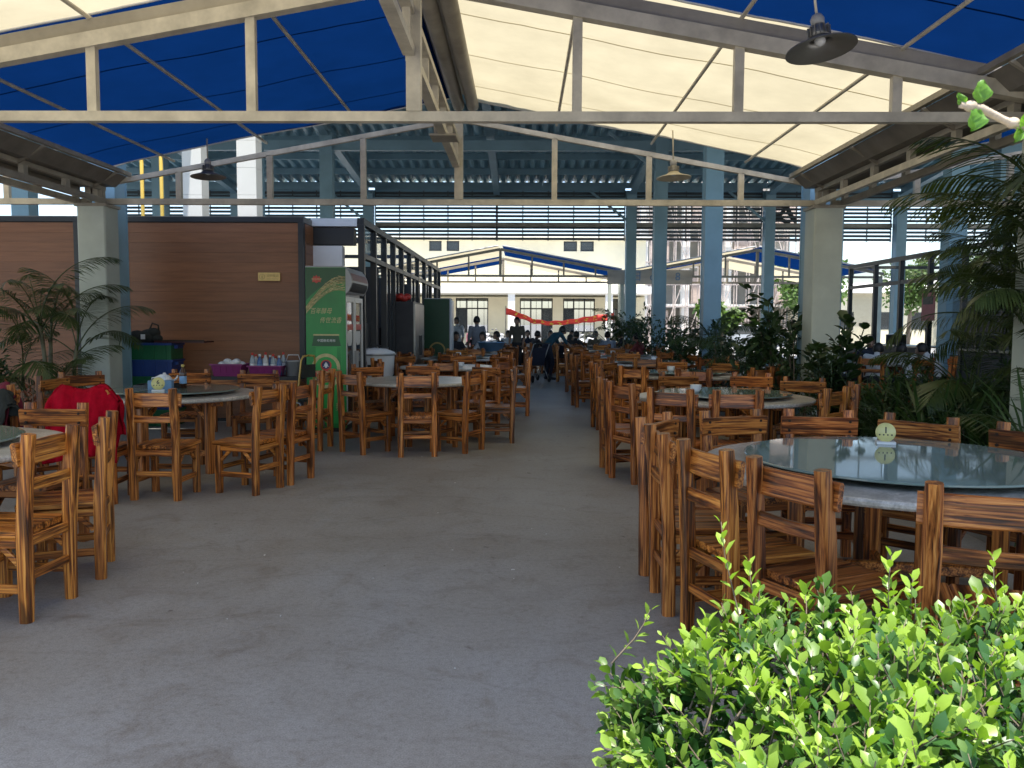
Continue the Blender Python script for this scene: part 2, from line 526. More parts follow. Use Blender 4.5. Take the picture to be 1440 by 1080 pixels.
def mat_glass(name, tint, alpha, rough=0.03):
    """thin pane: reflective coat over mostly see-through body"""
    m, nt, N, L, B = new_mat(name)
    B.inputs["Base Color"].default_value = (*tint, 1)
    B.inputs["Roughness"].default_value = rough
    B.inputs["Alpha"].default_value = alpha
    return m
PANE = mat_glass("window_glass", (0.10, 0.12, 0.13), 0.22)
PANE_D = mat_glass("dark_window_glass", (0.04, 0.05, 0.06), 0.75)
BOTTLE = mat_glass("clear_bottle_plastic", (0.45, 0.55, 0.62), 0.55, 0.1)

def mat_turntable():
    m, nt, N, L, B = new_mat("green_tempered_glass")
    v, src = coords(N, L, (1, 1, 1))
    n = noise_tex(N, L, v, 2.0, 3, 0.5)
    r = ramp(N, [(0.3, (0.165, 0.222, 0.195)), (0.7, (0.195, 0.255, 0.225))])
    L.new(n.outputs[0], r.inputs[0]); L.new(r.outputs[0], B.inputs["Base Color"])
    B.inputs["Roughness"].default_value = 0.045
    B.inputs["IOR"].default_value = 1.55
    B.inputs["Specular IOR Level"].default_value = 0.75
    return m
TURN = mat_turntable()

# ------------------------------------------------------------------ ground
def struct(name, mb, mat):
    return mb.build(name, mat, None, None, kind='structure')
def sheet(x0, x1, y0, y1, z, nx=1, ny=1):
    mb = MB()
    vs = [(x0 + (x1 - x0) * i / nx, y0 + (y1 - y0) * j / ny, z) for j in range(ny + 1) for i in range(nx + 1)]
    fs = [(j * (nx + 1) + i, j * (nx + 1) + i + 1, (j + 1) * (nx + 1) + i + 1, (j + 1) * (nx + 1) + i) for j in range(ny) for i in range(nx)]
    return mb.add(vs, fs)
struct("ground", sheet(-700, 700, -300, 900, -0.012), ASPH)
struct("forecourt_ground", sheet(-60, 80, 30.75, 64, -0.006), FORE)
struct("terrace_floor", sheet(-17, 22, -1.5, 30.75, 0.0), mat_floor())

# ================================================================== CANOPY
RX = [-0.84, 8.80, -10.48]                 # ridges of the middle, right and left awning
HALF = 4.80
SIDE = {0: "middle", 1: "right-hand", 2: "left-hand"}
ZC = 3.08                                   # bottom chord
ZAP = [4.10]
def zroof(dx):                              # top chord centre line, dx from the ridge
    return ZAP[0] - 0.18 * abs(dx)

def truss(cx, Y, near, label):
    t = thing("roof_truss", label, "roof truss", (cx, Y, 0), 0, "steel trusses of the awning roof")
    M = STEEL if near else STEEL
    hw = HALF - 0.02
    ZAP[0] = 4.10 if near else 4.15
    cw, ch_ = (0.10, 0.11) if near else (0.06, 0.062)
    MB().bar((-hw, 0, ZC), (hw, 0, ZC), 0.075, 0.075).build("bottom_chord", M, t)
    for s in (-1, 1):
        MB().bar((s * hw, 0, zroof(hw)), (0, 0, zroof(0)), cw, ch_).build("top_chord", M, t)
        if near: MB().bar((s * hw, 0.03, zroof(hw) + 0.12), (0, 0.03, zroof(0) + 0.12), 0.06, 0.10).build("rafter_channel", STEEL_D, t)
        for d in (1.25, 2.48, 3.68):
            MB().b2(s * d - .036, s * d + .036, -.03, .03, ZC + .0375, zroof(d) - ch_ / 2 + .006).build("web_post", M, t)
        MB().b2(s * hw - .05, s * hw + .05, -.045, .045, ZC + .04, zroof(hw) - ch_ / 2 + .004).build("end_post", M, t)
    MB().b2(-.055, .055, -.055, .055, ZC + .0375, zroof(0) + .05).build("king_post", M, t)
    return t
truss(RX[0], 6.5, True, "wide cream truss spanning the aisle, nearest to the entrance")
truss(RX[0], 11.0, False, "second cream truss across the aisle, in front of the blue hall")
truss(RX[0], 2.0, True, "entrance truss above the very front of the terrace")
truss(RX[1], 6.5, True, "truss of the right awning at the near palm")
truss(RX[1], 11.0, False, "truss of the right awning seen above the palm fronds")
truss(RX[2], 11.0, False, "truss of the left awning above the orange-brown kiosk")

def fabric(cx, s, y0, y1, mat, label):
    """one sloped half of an awning bay, sagging a little between its rods"""
    NX, NY = 24, 14
    x0, x1 = 0.10, 4.42
    def z(d, y):
        k = (d - x0) / 1.25
        sag = 0.012 * math.sin(PI * (k % 1.0)) ** 2 * math.sin(PI * (y - y0) / (y1 - y0))
        return 4.36 - 0.19 * d - .012 * max(0, d - 3) ** 2 - sag + 0.02 * mnoise.noise(Vector((d * 1.1, y * 0.7, cx))) + .006 * mnoise.noise(Vector((d * 4.3, y * 2.2, cx + 5)))
    mb = MB()
    vs = [(cx + s * (x0 + (x1 - x0) * i / NX), y0 + (y1 - y0) * j / NY, z(x0 + (x1 - x0) * i / NX, y0 + (y1 - y0) * j / NY)) for j in range(NY + 1) for i in range(NX + 1)]
    fs = []
    for j in range(NY):
        for i in range(NX):
            q = (j * (NX + 1) + i, j * (NX + 1) + i + 1, (j + 1) * (NX + 1) + i + 1, (j + 1) * (NX + 1) + i)
            fs.append(q if s > 0 else q[::-1])
    mb.add(vs, fs, 0, True)
    o = tag(mb.build("awning_cloth", mat), label, "awning", "awning cloths of the terrace roof")
    n = 3
    for k in range(1, n + 1):                # sewn seams across the cloth
        y = y0 + (y1 - y0) * k / (n + 0.6)
        sm = MB()
        pv = []
        for i in range(NX + 1):
            d = x0 + (x1 - x0) * i / NX
            zz = z(d, y) - 0.006
            pv += [(cx + s * d, y - .011, zz), (cx + s * d, y + .011, zz)]
        sm.add(pv, [(2 * i, 2 * i + 1, 2 * i + 3, 2 * i + 2) for i in range(NX)])
        sm.build("seam", mat, o)
    hem = MB()
    pv = []
    for i in range(NX + 1):
        d = x0 + (x1 - x0) * i / NX
        pv.append((cx + s * d, y1 + .01, z(d, y1)))
    hem.tube(pv, 0.014, 6)
    hem.build("hem_bar", WHITE, o)
    return o
for ci, (c0, c1) in enumerate((("cream", "blue"), ("cream", "blue"), ("cream", "blue"))):
    for s in (-1, 1):
        for bay, (y0, y1) in enumerate(((1.70, 6.56), (6.58, 10.72))):
            if ci == 2 and bay == 0 and s < 0: continue
            cream = (s < 0) == (bay == 0)
            side = "left" if s < 0 else "right"
            where = {0: "over the near end of the aisle" if bay == 0 else "in front of the blue hall",
                     1: "of the right-hand awning " + ("at the near end" if bay == 0 else "beyond the palm"),
                     2: "of the left-hand awning " + ("at the near end" if bay == 0 else "beside the kiosk")}[ci]
            fabric(RX[ci], s, y0, y1, FAB_CREAM if cream else FAB_BLUE,
                   ("translucent cream" if cream else "deep blue") + " awning cloth, " + side + " slope, " + where)
# rods under the cloth, ridge beams, rollers
for ci in (0, 1, 2):
    for s in (-1, 1):
        for kk, d in enumerate((1.27, 2.50, 3.72)):
            if ci and d < 2 : continue
            mb = MB(); mb.tube([(0, 1.7, 0), (0, 6.5, -0.0), (0, 10.95, 0)], 0.018, 6)
            tag(mb.build("awning_rod", STEEL, None, (RX[ci] + s * d, 0, 4.36 - 0.19 * d - 0.055)),
                "thin steel rod under the cloth, %s from the ridge, %s slope of the %s awning" % (("first", "second", "third")[kk], "left" if s < 0 else "right", SIDE[ci]),
                "rod", "rods under the awning cloths")
rb = thing("ridge_beam", "cream ladder-like beam under the ridge running along the aisle", "beam", (RX[0], 0, 0))
for (a, b, nm) in ((1.6, 6.44, 0), (6.56, 10.95, 1)):
    MB().bar((-.03, a, 3.56), (-.03, b, 3.56), 0.09, 0.07).build("lower_chord", STEEL, rb)
    MB().bar((-.03, a, 3.86), (-.03, b, 3.86), 0.09, 0.06).build("upper_chord", STEEL, rb)
    n = 6
    for k in range(n):
        y = a + .12 + (b - a - .24) * k / (n - 1)
        MB().b2(-.06, .0, y - .03, y + .03, 3.595, 3.83).build("web_post", STEEL, rb)
mb = MB(); mb.b2(-.16, .12, 9.0, 9.34, 3.50, 3.522)
mb.build("mounting_plate", STEEL_D, rb)
for y in (9.06, 9.28):
    MB().b2(-.12, -.09, y - .015, y + .015, 3.522, 3.72).build("hanger", STEEL_D, rb)
for i, x in enumerate((0.02, 0.20)):
    mb = MB(); mb.tube([(0, 1.62, 0), (0, 6.42, 0)], 0.075, 14); 
    o = mb.build("awning_roller", STEEL_D, None, (RX[0] + x, 0, 4.25))
    tag(o, "grey roller tube at the near ridge, " + ("left" if i == 0 else "right") + " one of the pair", "roller", "awning rollers on the ridge")
    mb = MB(); mb.tube([(0, 6.62, 0), (0, 10.72, 0)], 0.075, 14)
    o = mb.build("awning_roller", STEEL_D, None, (RX[0] + x, 0, 4.25))
    tag(o, "grey roller tube at the ridge before the hall, " + ("left" if i == 0 else "right") + " one of the pair", "roller", "awning rollers on the ridge")
for ci in (0, 1, 2):
    mb = MB()
    mb.add([(-.2, 1.6, 4.36), (0, 1.6, 4.42), (.2, 1.6, 4.36), (-.2, 10.75, 4.36), (0, 10.75, 4.42), (.2, 10.75, 4.36)], [(0, 1, 4, 3), (1, 2, 5, 4)])
    o = mb.build("ridge_cap", STEEL_D, None, (RX[ci], 0, 0))
    tag(o, "folded grey sheet capping the ridge of the " + SIDE[ci] + " awning", "ridge cap")
# gutters with their double side beams
for gi, gx in enumerate((3.98, -5.66)):
    nm = "between the middle and right awnings" if gi == 0 else "between the middle and left awnings"
    g = thing("valley_gutter", "long dull gutter with open side beams " + nm, "gutter", (gx, 0, 0))
    mb = MB()
    prof = [(-.46, 3.40), (-.44, 3.40), (-.30, 3.29), (.30, 3.29), (.44, 3.40), (.46, 3.40), (.31, 3.265), (-.31, 3.265)]
    for y in (1.55, 10.98):
        mb.v += [(x, y, z) for x, z in prof]
    for k in range(8):
        mb.f.append((k, (k + 1) % 8, 8 + (k + 1) % 8, 8 + k)); mb.m.append(0); mb.smooth.append(False)
    mb.f.append(tuple(range(8))); mb.f.append(tuple(range(15, 7, -1))); mb.m += [0, 0]; mb.smooth += [False] * 2
    mb.build("trough", GUTTER, g)
    for s in (-1, 1):
        MB().bar((s * .50, 1.55, 3.425), (s * .50, 10.98, 3.425), .05, .05).build("edge_angle", STEEL_D, g)
        for (a, b) in ((1.6, 6.44), (6.56, 10.94)):
            x = s * .17
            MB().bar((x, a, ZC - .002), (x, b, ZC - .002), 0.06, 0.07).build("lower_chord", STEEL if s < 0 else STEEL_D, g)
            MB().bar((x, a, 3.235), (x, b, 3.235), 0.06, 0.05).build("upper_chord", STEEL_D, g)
            for k in range(6):
                y = a + .06 + (b - a - .12) * k / 5
                MB().b2(x - .028, x + .028, y - .045, y + .045, ZC + .034, 3.21).build("web_post", STEEL_D, g)
            for k in range(3):
                y = a + .9 + (b - a - 1.2) * k / 2
                MB().bar((x + s * .02, y, 3.22), (s * .49, y, 3.40), .03, .03).build("strut", STEEL_D, g)
# posts
def canopy_post(x, y, label):
    p = thing("awning_post", label, "post", (x, y, 0), 0, "pale green posts of the awning")
    mb = MB(); mb.stick([(0, 0, 0.02), (0, 0, 1.5), (0, 0, 3.0)], .37, .37, (0, 1, 0), .012)
    mb.build("shaft", POST, p)
    MB().b2(-.22, .22, -.22, .22, 0.0, .02).build("base_plate", STEEL_D, p)
    MB().b2(-.21, .21, -.20, .20, 3.0, 3.04).build("cap_plate", STEEL_D, p)
canopy_post(3.94, 11.02, "square pale green post right of the aisle, before the hall")
canopy_post(-5.62, 11.02, "square pale green post between the two brown kiosks")
canopy_post(4.10, 6.5, "square pale green post at the right edge behind palm fronds")
canopy_post(-5.66, 6.5, "square pale green post left of the near tables")

# lamps
def lamp(x, y, z, top, mat, tilt, label):
    t = thing("pendant_lamp", label, "lamp", (x, y, z), 0, "saucer pendant lamps under the awning")
    t.rotation_euler = (-tilt, -tilt * .9, 0)
    mb = MB(); mb.lathe([(.21, 0), (.209, .006), (.15, .026), (.09, .046), (.058, .078), (.054, .074), (.085, .040), (.145, .020), (.203, .001), (.21, 0)], 40)
    mb.build("shade", mat, t)
    mb = MB(); mb.lathe([(.0, .072), (.055, .075), (.058, .10), (.052, .13), (.036, .15), (.036, .16), (.0, .16)], 24)
    sk = mb.build("heat_sink", LAMPM, t)
    for k in range(14):
        a = 2 * PI * k / 14
        f = MB(); f.box((.060 * math.cos(a), .060 * math.sin(a), .112), (.018, .005, .056), a)
        f.build("cooling_fin", LAMPM, sk)
    mb = MB(); mb.lathe([(.0, .15), (.038, .155), (.042, .19), (.030, .215), (.014, .225), (.0, .225)], 20)
    mb.build("socket", GREYP, t)
    mb = MB(); mb.ell((0, 0, .055), (.034, .034, .03))
    mb.build("bulb_lens", WHITE, t)
    mb = MB(); mb.tube([(0, 0, .215), (0, .0, top - z)], .0085, 8)
    mb.build("stem", STEEL, t)
lamp(1.81, 5.2, 3.17, 3.84, LAMPM, R(7), "large dull metal saucer lamp hanging nearest, upper right")
lamp(-3.87, 10.3, 3.28, 3.75, LAMPM, R(2), "dark saucer lamp hanging before the hall at left")
lamp(1.84, 10.3, 3.28, 3.97, LAMPW, R(2), "cream saucer lamp hanging before the hall, right of the ridge")

# ================================================================== HALL BEHIND
COLX = (-15.2, -10.4, -5.6, 3.92, 8.9, 13.6, 18.4)
COLY = (11.45, 17.4, 24.0, 30.4)
def hall_column(x, y, label):
    t = thing("hall_column", label, "column", (x, y, 0), 0, "blue-grey steel columns of the hall")
    zt = roof_z(y) - .36
    w = .36
    mb = MB()
    for s in (-1, 1):
        mb.b2(-w / 2, w / 2, s * .17 - .01, s * .17 + .01, .02, zt)
    mb.build("flange", HALL, t)
    MB().b2(-.17, .17, -.159, .159, .02, zt).build("web_casing", HALL, t)
    MB().b2(-.24, .24, -.24, .24, 0, .02).build("base_plate", HALL, t)
def roof_z(y):
    return 6.62 + (30.6 - y) * 0.10 if y > 21 else 6.62 + 0.96 - (21 - y) * 0.05
DEP = ("at the front edge of the hall", "at the second frame of the hall", "at the third frame of the hall", "against the louvre screen")
ROWN = {-10.4: "in the row behind the left kiosk", -5.6: "in the row behind the brown kiosk", 3.92: "in the planted row right of the aisle", 8.9: "in the row before the right-hand kiosks", 13.6: "in the far right row"}
for x in COLX[1:6]:
    for j, y in enumerate(COLY):
        if x in (-10.4, 13.6) and j == 0: continue
        hall_column(x + (.13 if (x == 3.92 and j == 0) else -.14 if (x == -5.6 and j == 0) else 0), y + (.1 if j == 0 else 0), "blue-grey steel column %s, %s" % (DEP[j], ROWN[x]))
hr = thing("hall_roof", "dark teal corrugated roof of the steel hall on purlins and rafters", "hall roof", (0, 0, 0))
# corrugated sheets
SKYL = mat_glass("clear_skylight_sheet", (.75, .78, .8), .3, .3)
def corr(x0, x1, y0, y1, name):
    P_, A = .34, .068
    n = int((x1 - x0) / P_ * 8)
    mb = MB()
    ys = [y0 + (y1 - y0) * k / 1 for k in range(2)]
    vs = []
    for y in ys:
        for i in range(n + 1):
            x = x0 + (x1 - x0) * i / n
            ph = ((x - x0) / P_) % 1.0
            h = A * (1 - abs(2 * ((ph * 8 % 8) / 8) - 1) ** 3) if ph < .62 else 0.0
            ph2 = ph / .62
            h = A * 2 * (math.sin(PI * ph2) ** .8 if ph < .62 else 0)
            vs.append((x, y, roof_z(y) + .045 + h))
    mb.add(vs, [(i, i + 1, n + 2 + i, n + 1 + i) for i in range(n)], 0, False)
    return mb.build(name, HALL_ROOF, hr)
for x0 in (-19, -9.14, .72, 10.58):
    corr(x0, x0 + 9.86, 21, 31.1, "roof_sheet")
    if x0 == -9.14:
        corr(x0, x0 + 9.86, 15.4, 21, "roof_sheet"); corr(x0, x0 + 9.86, 10.0, 12.2, "roof_sheet")
        corr(x0 + 5.44, x0 + 9.86, 12.2, 15.4, "roof_sheet")
        corr(x0, x0 + 5.44, 12.2, 15.4, "skylight_sheet").data.materials[0] = SKYL
    else:
        corr(x0, x0 + 9.86, 10.0, 21, "roof_sheet")
for x0 in (-19, -9.14, .72, 10.58):
    for y in (30.75, 29.0, 27.3, 25.6, 23.9, 22.3, 20.4, 18.4, 16.4, 14.4, 12.4, 10.6):
        z = roof_z(y)
        MB().b2(x0 + .003, x0 + 9.857, y - .04, y + .04, z - .16, z + .043).build("purlin", HALL, hr)
for x in COLX[1:6] + (-0.95,):
    for (ya, yb) in ((10.05, 21), (21, 30.4)):
        w = MB(); pa, pb = (x, ya, roof_z(ya) - .34), (x, yb, roof_z(yb) - .34)
        w.bar(pa, pb, .02, .30)
        w.bar((x, ya, pa[2] - .16), (x, yb, pb[2] - .16), .22, .02)
        w.bar((x, ya, pa[2] + .16), (x, yb, pb[2] + .16), .22, .02)
        w.build("rafter", HALL, hr)
for (x, y) in ((3.92, 24.0), (3.92, 30.4), (8.9, 24.0), (8.9, 30.4), (-5.6, 30.4)):
    MB().bar((x - .02, y - .02, roof_z(y) - 1.5), (x - 1.5, y - .02, roof_z(y) - .35), .08, .08).build("knee_brace", HALL, hr)
for y in (17.4, 24.0, 30.4):
    MB().b2(-15, 18, y - .09, y + .09, roof_z(y) - .88, roof_z(y) - .60).build("tie_beam", HALL, hr)
MB().b2(-15, 18, 11.36, 11.56, roof_z(11.4) - .9, roof_z(11.4) - .5).build("tie_beam", HALL, hr)
# louvre screen at the rear wall
ls = thing("louvre_screen", "band of dark horizontal louvre slats across the hall's rear wall", "louvre screen", (0, 30.62, 0))
segs = [(-15.0, -10.6), (-10.2, -5.8), (-5.4, -0.97), (-.93, 3.72), (4.12, 8.7), (9.1, 13.4), (13.8, 18.2)]
slm = {}
for (a, b) in segs:
    w = round(b - a, 3)
    if w not in slm:
        m_ = MB(); m_.add([(-w/2, -.035, -.046), (w/2, -.035, -.046), (w/2, .03, .043), (-w/2, .03, .043), (-w/2, -.025, -.054), (w/2, -.025, -.054), (w/2, .04, .035), (-w/2, .04, .035)],
               [(0, 1, 2, 3), (7, 6, 5, 4), (0, 4, 5, 1), (3, 2, 6, 7), (0, 3, 7, 4), (1, 5, 6, 2)])
        slm[w] = m_.mesh("slat", LOUV)
    for k in range(13):
        z = 4.60 + .137 * k
        if abs(z - 5.12) < .09: continue
        part(slm[w], "slat", ls, ((a + b) / 2, 0, z + random.uniform(-.006, .006)), (0, random.uniform(-.001, .001), 0))
    nm_ = max(2, round(w / .9))
    for k in range(nm_ + 1):
        x = a + w * k / nm_
        MB().b2(x - .02, x + .02, .045, .075, 4.53, 6.33).build("mullion", LOUV, ls)
    MB().b2(a, b, -.06, .02, 5.03, 5.18).build("mid_rail", STEEL_D, ls)
    MB().b2(a, b, -.05, .05, 6.34, 6.49).build("head_rail", HALL, ls)
MB().b2(-15, 18.3, .09, .15, 6.0, 6.36).build("fascia_panel", HALL, ls)
# sign letters fixed outside the louvres, seen from behind
sg = thing("sign_letters", "large dark sign characters mounted outside the louvres, seen from behind", "sign", (10.2, 30.78, 5.66))
for k, ch in enumerate("东友"):
    text("sign_letter", ch, 1.25, INK, sg, (.75 - 1.55 * k, 0, 0), (PI / 2, 0, PI), .03, 0, 1.1, 'CENTER', .02)
# yellow pipes
for i, x in enumerate((-6.65, -6.31)):
    mb = MB(); mb.tube([(0, 0, 0), (0, 0, 3.2), (0, 0, 6.6)], .032, 10)
    t = thing("gas_pipe", "vertical yellow pipe behind the brown kiosk, " + ("left" if i == 0 else "right") + " one of two", "pipe", (x, 14.6, 0), 0, "yellow pipes behind the kiosk")
    mb.build("pipe_run", YELLOWP, t)
    for z in (2.9, 4.6):
        MB().b2(-.09, .09, -.07, .07, z, z + .04).build("clamp", STEEL_D, t)

# ================================================================== FAR BACKDROP
# second awning row beyond the hall
for k, cx in enumerate((-0.84, 8.85)):
    t = thing("far_awning", "gabled awning beyond the hall, " + ("straight down the aisle" if k == 0 else "right of the planted columns"), "awning", (cx, 31.6, 0), 0, "awnings beyond the hall")
    for yy in (0, 4.6):
        MB().bar((-4.7, yy, 3.3), (4.7, yy, 3.3), .08, .08).build("bottom_chord", STEEL_D, t)
        for s in (-1, 1):
            MB().bar((s * 4.75, yy, 3.42), (0, yy, 4.30), .10, .10).build("top_chord", STEEL_D, t)
            for d in (1.2, 2.4, 3.6):
                MB().b2(s * d - .03, s * d + .03, yy - .03, yy + .03, 3.34, 4.26 - .185 * d).build("web_post", STEEL_D, t)
            MB().b2(s * 4.62 - .07, s * 4.62 + .07, yy - .07, yy + .07, 0, 3.26).build("post", POST, t)
        MB().b2(-.05, .05, yy - .04, yy + .04, 3.34, 4.27).build("king_post", STEEL_D, t)
    for s in (-1, 1):
        for (a, b, m) in ((0.05, 4.5, FAB_CREAM if s < 0 else FAB_BLUE), (4.7, 9.2, FAB_BLUE if s < 0 else FAB_CREAM)):
            mb = MB(); mb.add([(s * .08, a, 4.42), (s * 4.6, a, 3.56), (s * 4.6, b, 3.56), (s * .08, b, 4.42)], [(0, 1, 2, 3)] if s > 0 else [(3, 2, 1, 0)])
            mb.build("cloth", m, t)
        mb = MB(); mb.tube([(s * .08, .02, 4.44), (s * 4.6, .02, 3.58)], .025, 6); mb.build("edge_bar", WHITE, t)
bn = thing("fascia_banner", "pale translucent strip with blue marks under the far awning", "banner", (4.9, 31.5, 3.3))
MB().b2(-1.7, 1.5, 0, .01, -.3, .24).build("sheet", mat_fabric("pale_strip_cloth", (.6, .58, .55), (.7, .68, .66), .5), bn)
for ch, x in (("日", -.6), ("o", 0), ("o", .4), ("8", .95)):
    text("printed_mark", ch, .42, LTBLUE, bn, (x, -.006, -.02))

# two-storey cream building
cb = thing("cream_building", "two-storey cream building with a shaded veranda beyond the hall", "building", (0, 50, 0))
def wall_holes(x0, x1, z0, z1, holes, y0, y1, mat, name, parent):
    """wall slab with rectangular openings"""
    xs = sorted({x0, x1, *[h[0] for h in holes], *[h[1] for h in holes]})
    mb = MB()
    for a, b in zip(xs[:-1], xs[1:]):
        hs = sorted([(h[2], h[3]) for h in holes if h[0] <= a + 1e-6 and h[1] >= b - 1e-6])
        z = z0
        for (ha, hb) in hs:
            if ha > z: mb.b2(a, b, y0, y1, z, ha)
            z = hb
        if z < z1: mb.b2(a, b, y0, y1, z, z1)
    return mb.build(name, mat, parent)
gw = [(-12.2, -10.2, 1.0, 3.02), (-8.3, -6.3, 1.0, 3.02), (-4.0, -2.05, .95, 3.02), (-.15, 1.82, 0.0, 3.02), (2.45, 4.35, 1.0, 3.02), (5.3, 6.6, 1.0, 3.0)]
uw = [(-9.6, -8.8, 5.82, 6.42), (-5.6, -4.85, 5.82, 6.42), (-4.55, -3.8, 5.82, 6.42), (2.45, 3.25, 5.82, 6.42), (3.45, 4.25, 5.82, 6.42)]
wall_holes(-24, 7.35, 0, 3.1, gw, 0, .22, CREAMW, "lower_wall", cb)
wall_holes(-24, 7.35, 3.62, 6.62, uw, 0, .22, CREAMW, "upper_wall", cb)
MB().b2(-24, 7.45, -3.1, .25, 3.22, 3.61).build("veranda_slab", WHITEW, cb)
MB().b2(-24.2, 7.6, -.5, 6, 6.62, 6.74).build("roof_slab", WHITEW, cb)
MB().b2(7.13, 7.35, .22, 6, 0, 6.62).build("end_wall", CREAMW, cb)
wall_holes(-24, 7.13, 0, 6.62, [(h[0] - .5, h[1] + .7, .3, 3.0) for h in gw[:5]], 5.8, 6, CREAMW, "rear_wall", cb)
for x in (-15.4, -10.0, -5.35, -.62, 4.9):
    MB().b2(x - .2, x + .2, -3.0, -2.6, 0, 3.22).build("veranda_column", WHITEW, cb)
for i, (a, b, c, d) in enumerate(gw + uw):
    fm = MB()
    fw = .06
    fm.b2(a, b, .05, .13, c, c + fw); fm.b2(a, b, .05, .13, d - fw, d); fm.b2(a, a + fw, .05, .13, c, d); fm.b2(b - fw, b, .05, .13, c, d)
    if i < len(gw):
        fm.b2(a, b, .05, .13, d - .66, d - .58)
        for q in (.34, .67):
            x = a + (b - a) * q; fm.b2(x - .03, x + .03, .05, .13, c, d)
    fo = fm.build("window", BLACK, cb)
    pn = MB(); pn.b2(a + .02, b - .02, .085, .095, c + .02, d - .02)
    pn.build("pane", PANE if i < len(gw) else PANE_D, fo)
    if i < len(gw):
        k_ = (a + .06, a + (b - a) * .33) if i % 2 == 0 else (a + (b - a) * .68, b - .06)
        MB().b2(k_[0], k_[1], .14, .16, c + .05, d - .6).build("open_sash", BLACK, fo)
        for q in range(5):
            x = a + (b - a) * (q + .7) / 5.4
            MB().b2(x - .012, x + .012, -.02, 0.0, c, d).build("security_bar", BLACK, fo)
# pale tiled pillars under the skylight
for i, x in enumerate((-5.67, -4.73)):
    t = thing("pale_pillar", "pale tiled pillar rising behind the brown kiosk, " + ("left" if i == 0 else "right") + " of the pair", "pillar", (x, 14.5, 0), 0, "pale pillars behind the kiosk")
    bmx = MB(); bmx.b2(-.165, .165, -.165, .165, -.228, .228); bme = bmx.mesh("tile_block", WHITEW)
    for k in range(15):
        part(bme, "tile_block", t, (0, 0, .23 + k * .46))
# unfinished building under scaffolding
BRICKI = mat_plain("pinkish_brick_infill", (.52, .42, .36), .9)
ub = thing("unfinished_building", "unfinished concrete building wrapped in scaffolding, far right", "building", (15.6, 66, 0))
for k in range(5):
    MB().b2(-6.2, 7.5, 0, 9, 3.1 * k + 2.85, 3.1 * k + 3.1).build("floor_slab", WHITEW, ub)
    for q in range(5):
        x = -6.0 + 3.3 * q
        MB().b2(x - .3, x + .3, .1, .7, 3.1 * k, 3.1 * k + 2.85).build("concrete_column", WHITEW, ub)
        if q < 4 and (k + q) % 2 == 0:
            MB().b2(x + .5, x + 2.0, .3, .5, 3.1 * k, 3.1 * k + 2.6).build("infill_panel", BRICKI, ub)
MB().b2(-6.0, 7.3, 6, 6.3, 0, 15.5).build("rear_wall", CONC, ub)
sc = MB()
for q in range(16):
    x = -6.6 + .95 * q
    for y in (-1.2, -.4):
        sc.bar((x, y, 0), (x, y, 13.5), .07, .07, (0, 1, 0))
for k in range(8):
    for y in (-1.2, -.4):
        sc.bar((-6.8, y, 1.7 * k + 1.2), (7.8, y, 1.7 * k + 1.2), .07, .07)
for q in range(7):
    sc.bar((-6.6 + 1.9 * q, -1.25, 0.4), (-4.7 + 1.9 * q, -1.25, 5.8), .06, .06)
    sc.bar((-4.7 + 1.9 * q, -1.27, 6), (-6.6 + 1.9 * q, -1.27, 11.8), .06, .06)
o = sc.build("scaffolding", SCAF, None, (15.6, 66, 0)); tag(o, "pinkish scaffold poles in front of the unfinished building", "scaffolding")
# low pale sheds far right
for i, (x, y, w, h) in enumerate(((27, 58, 12, 4.6), (40, 70, 16, 5.6))):
    t = thing("far_shed", ("low" if i == 0 else "taller") + " pale shed with a light roof at the far right", "shed", (x, y, 0), 0, "pale sheds at the far right")
    MB().b2(-w / 2, w / 2, 0, 8, 0, h - .9).build("wall", CREAMW, t)
    mb = MB(); mb.add([(-w/2-.4, -.5, h-.9), (w/2+.4, -.5, h-.9), (w/2+.4, 4, h), (-w/2-.4, 4, h), (-w/2-.4, 8.5, h-.9), (w/2+.4, 8.5, h-.9)], [(0, 1, 2, 3), (3, 2, 5, 4)])
    mb.build("roof", WHITEW, t)
    for q in range(4):
        MB().b2(-w/2 + 1 + q * (w - 2) / 4, -w/2 + 2 + q * (w - 2) / 4, -.02, .0, 1.2, 2.4).build("window", PANE_D, t)

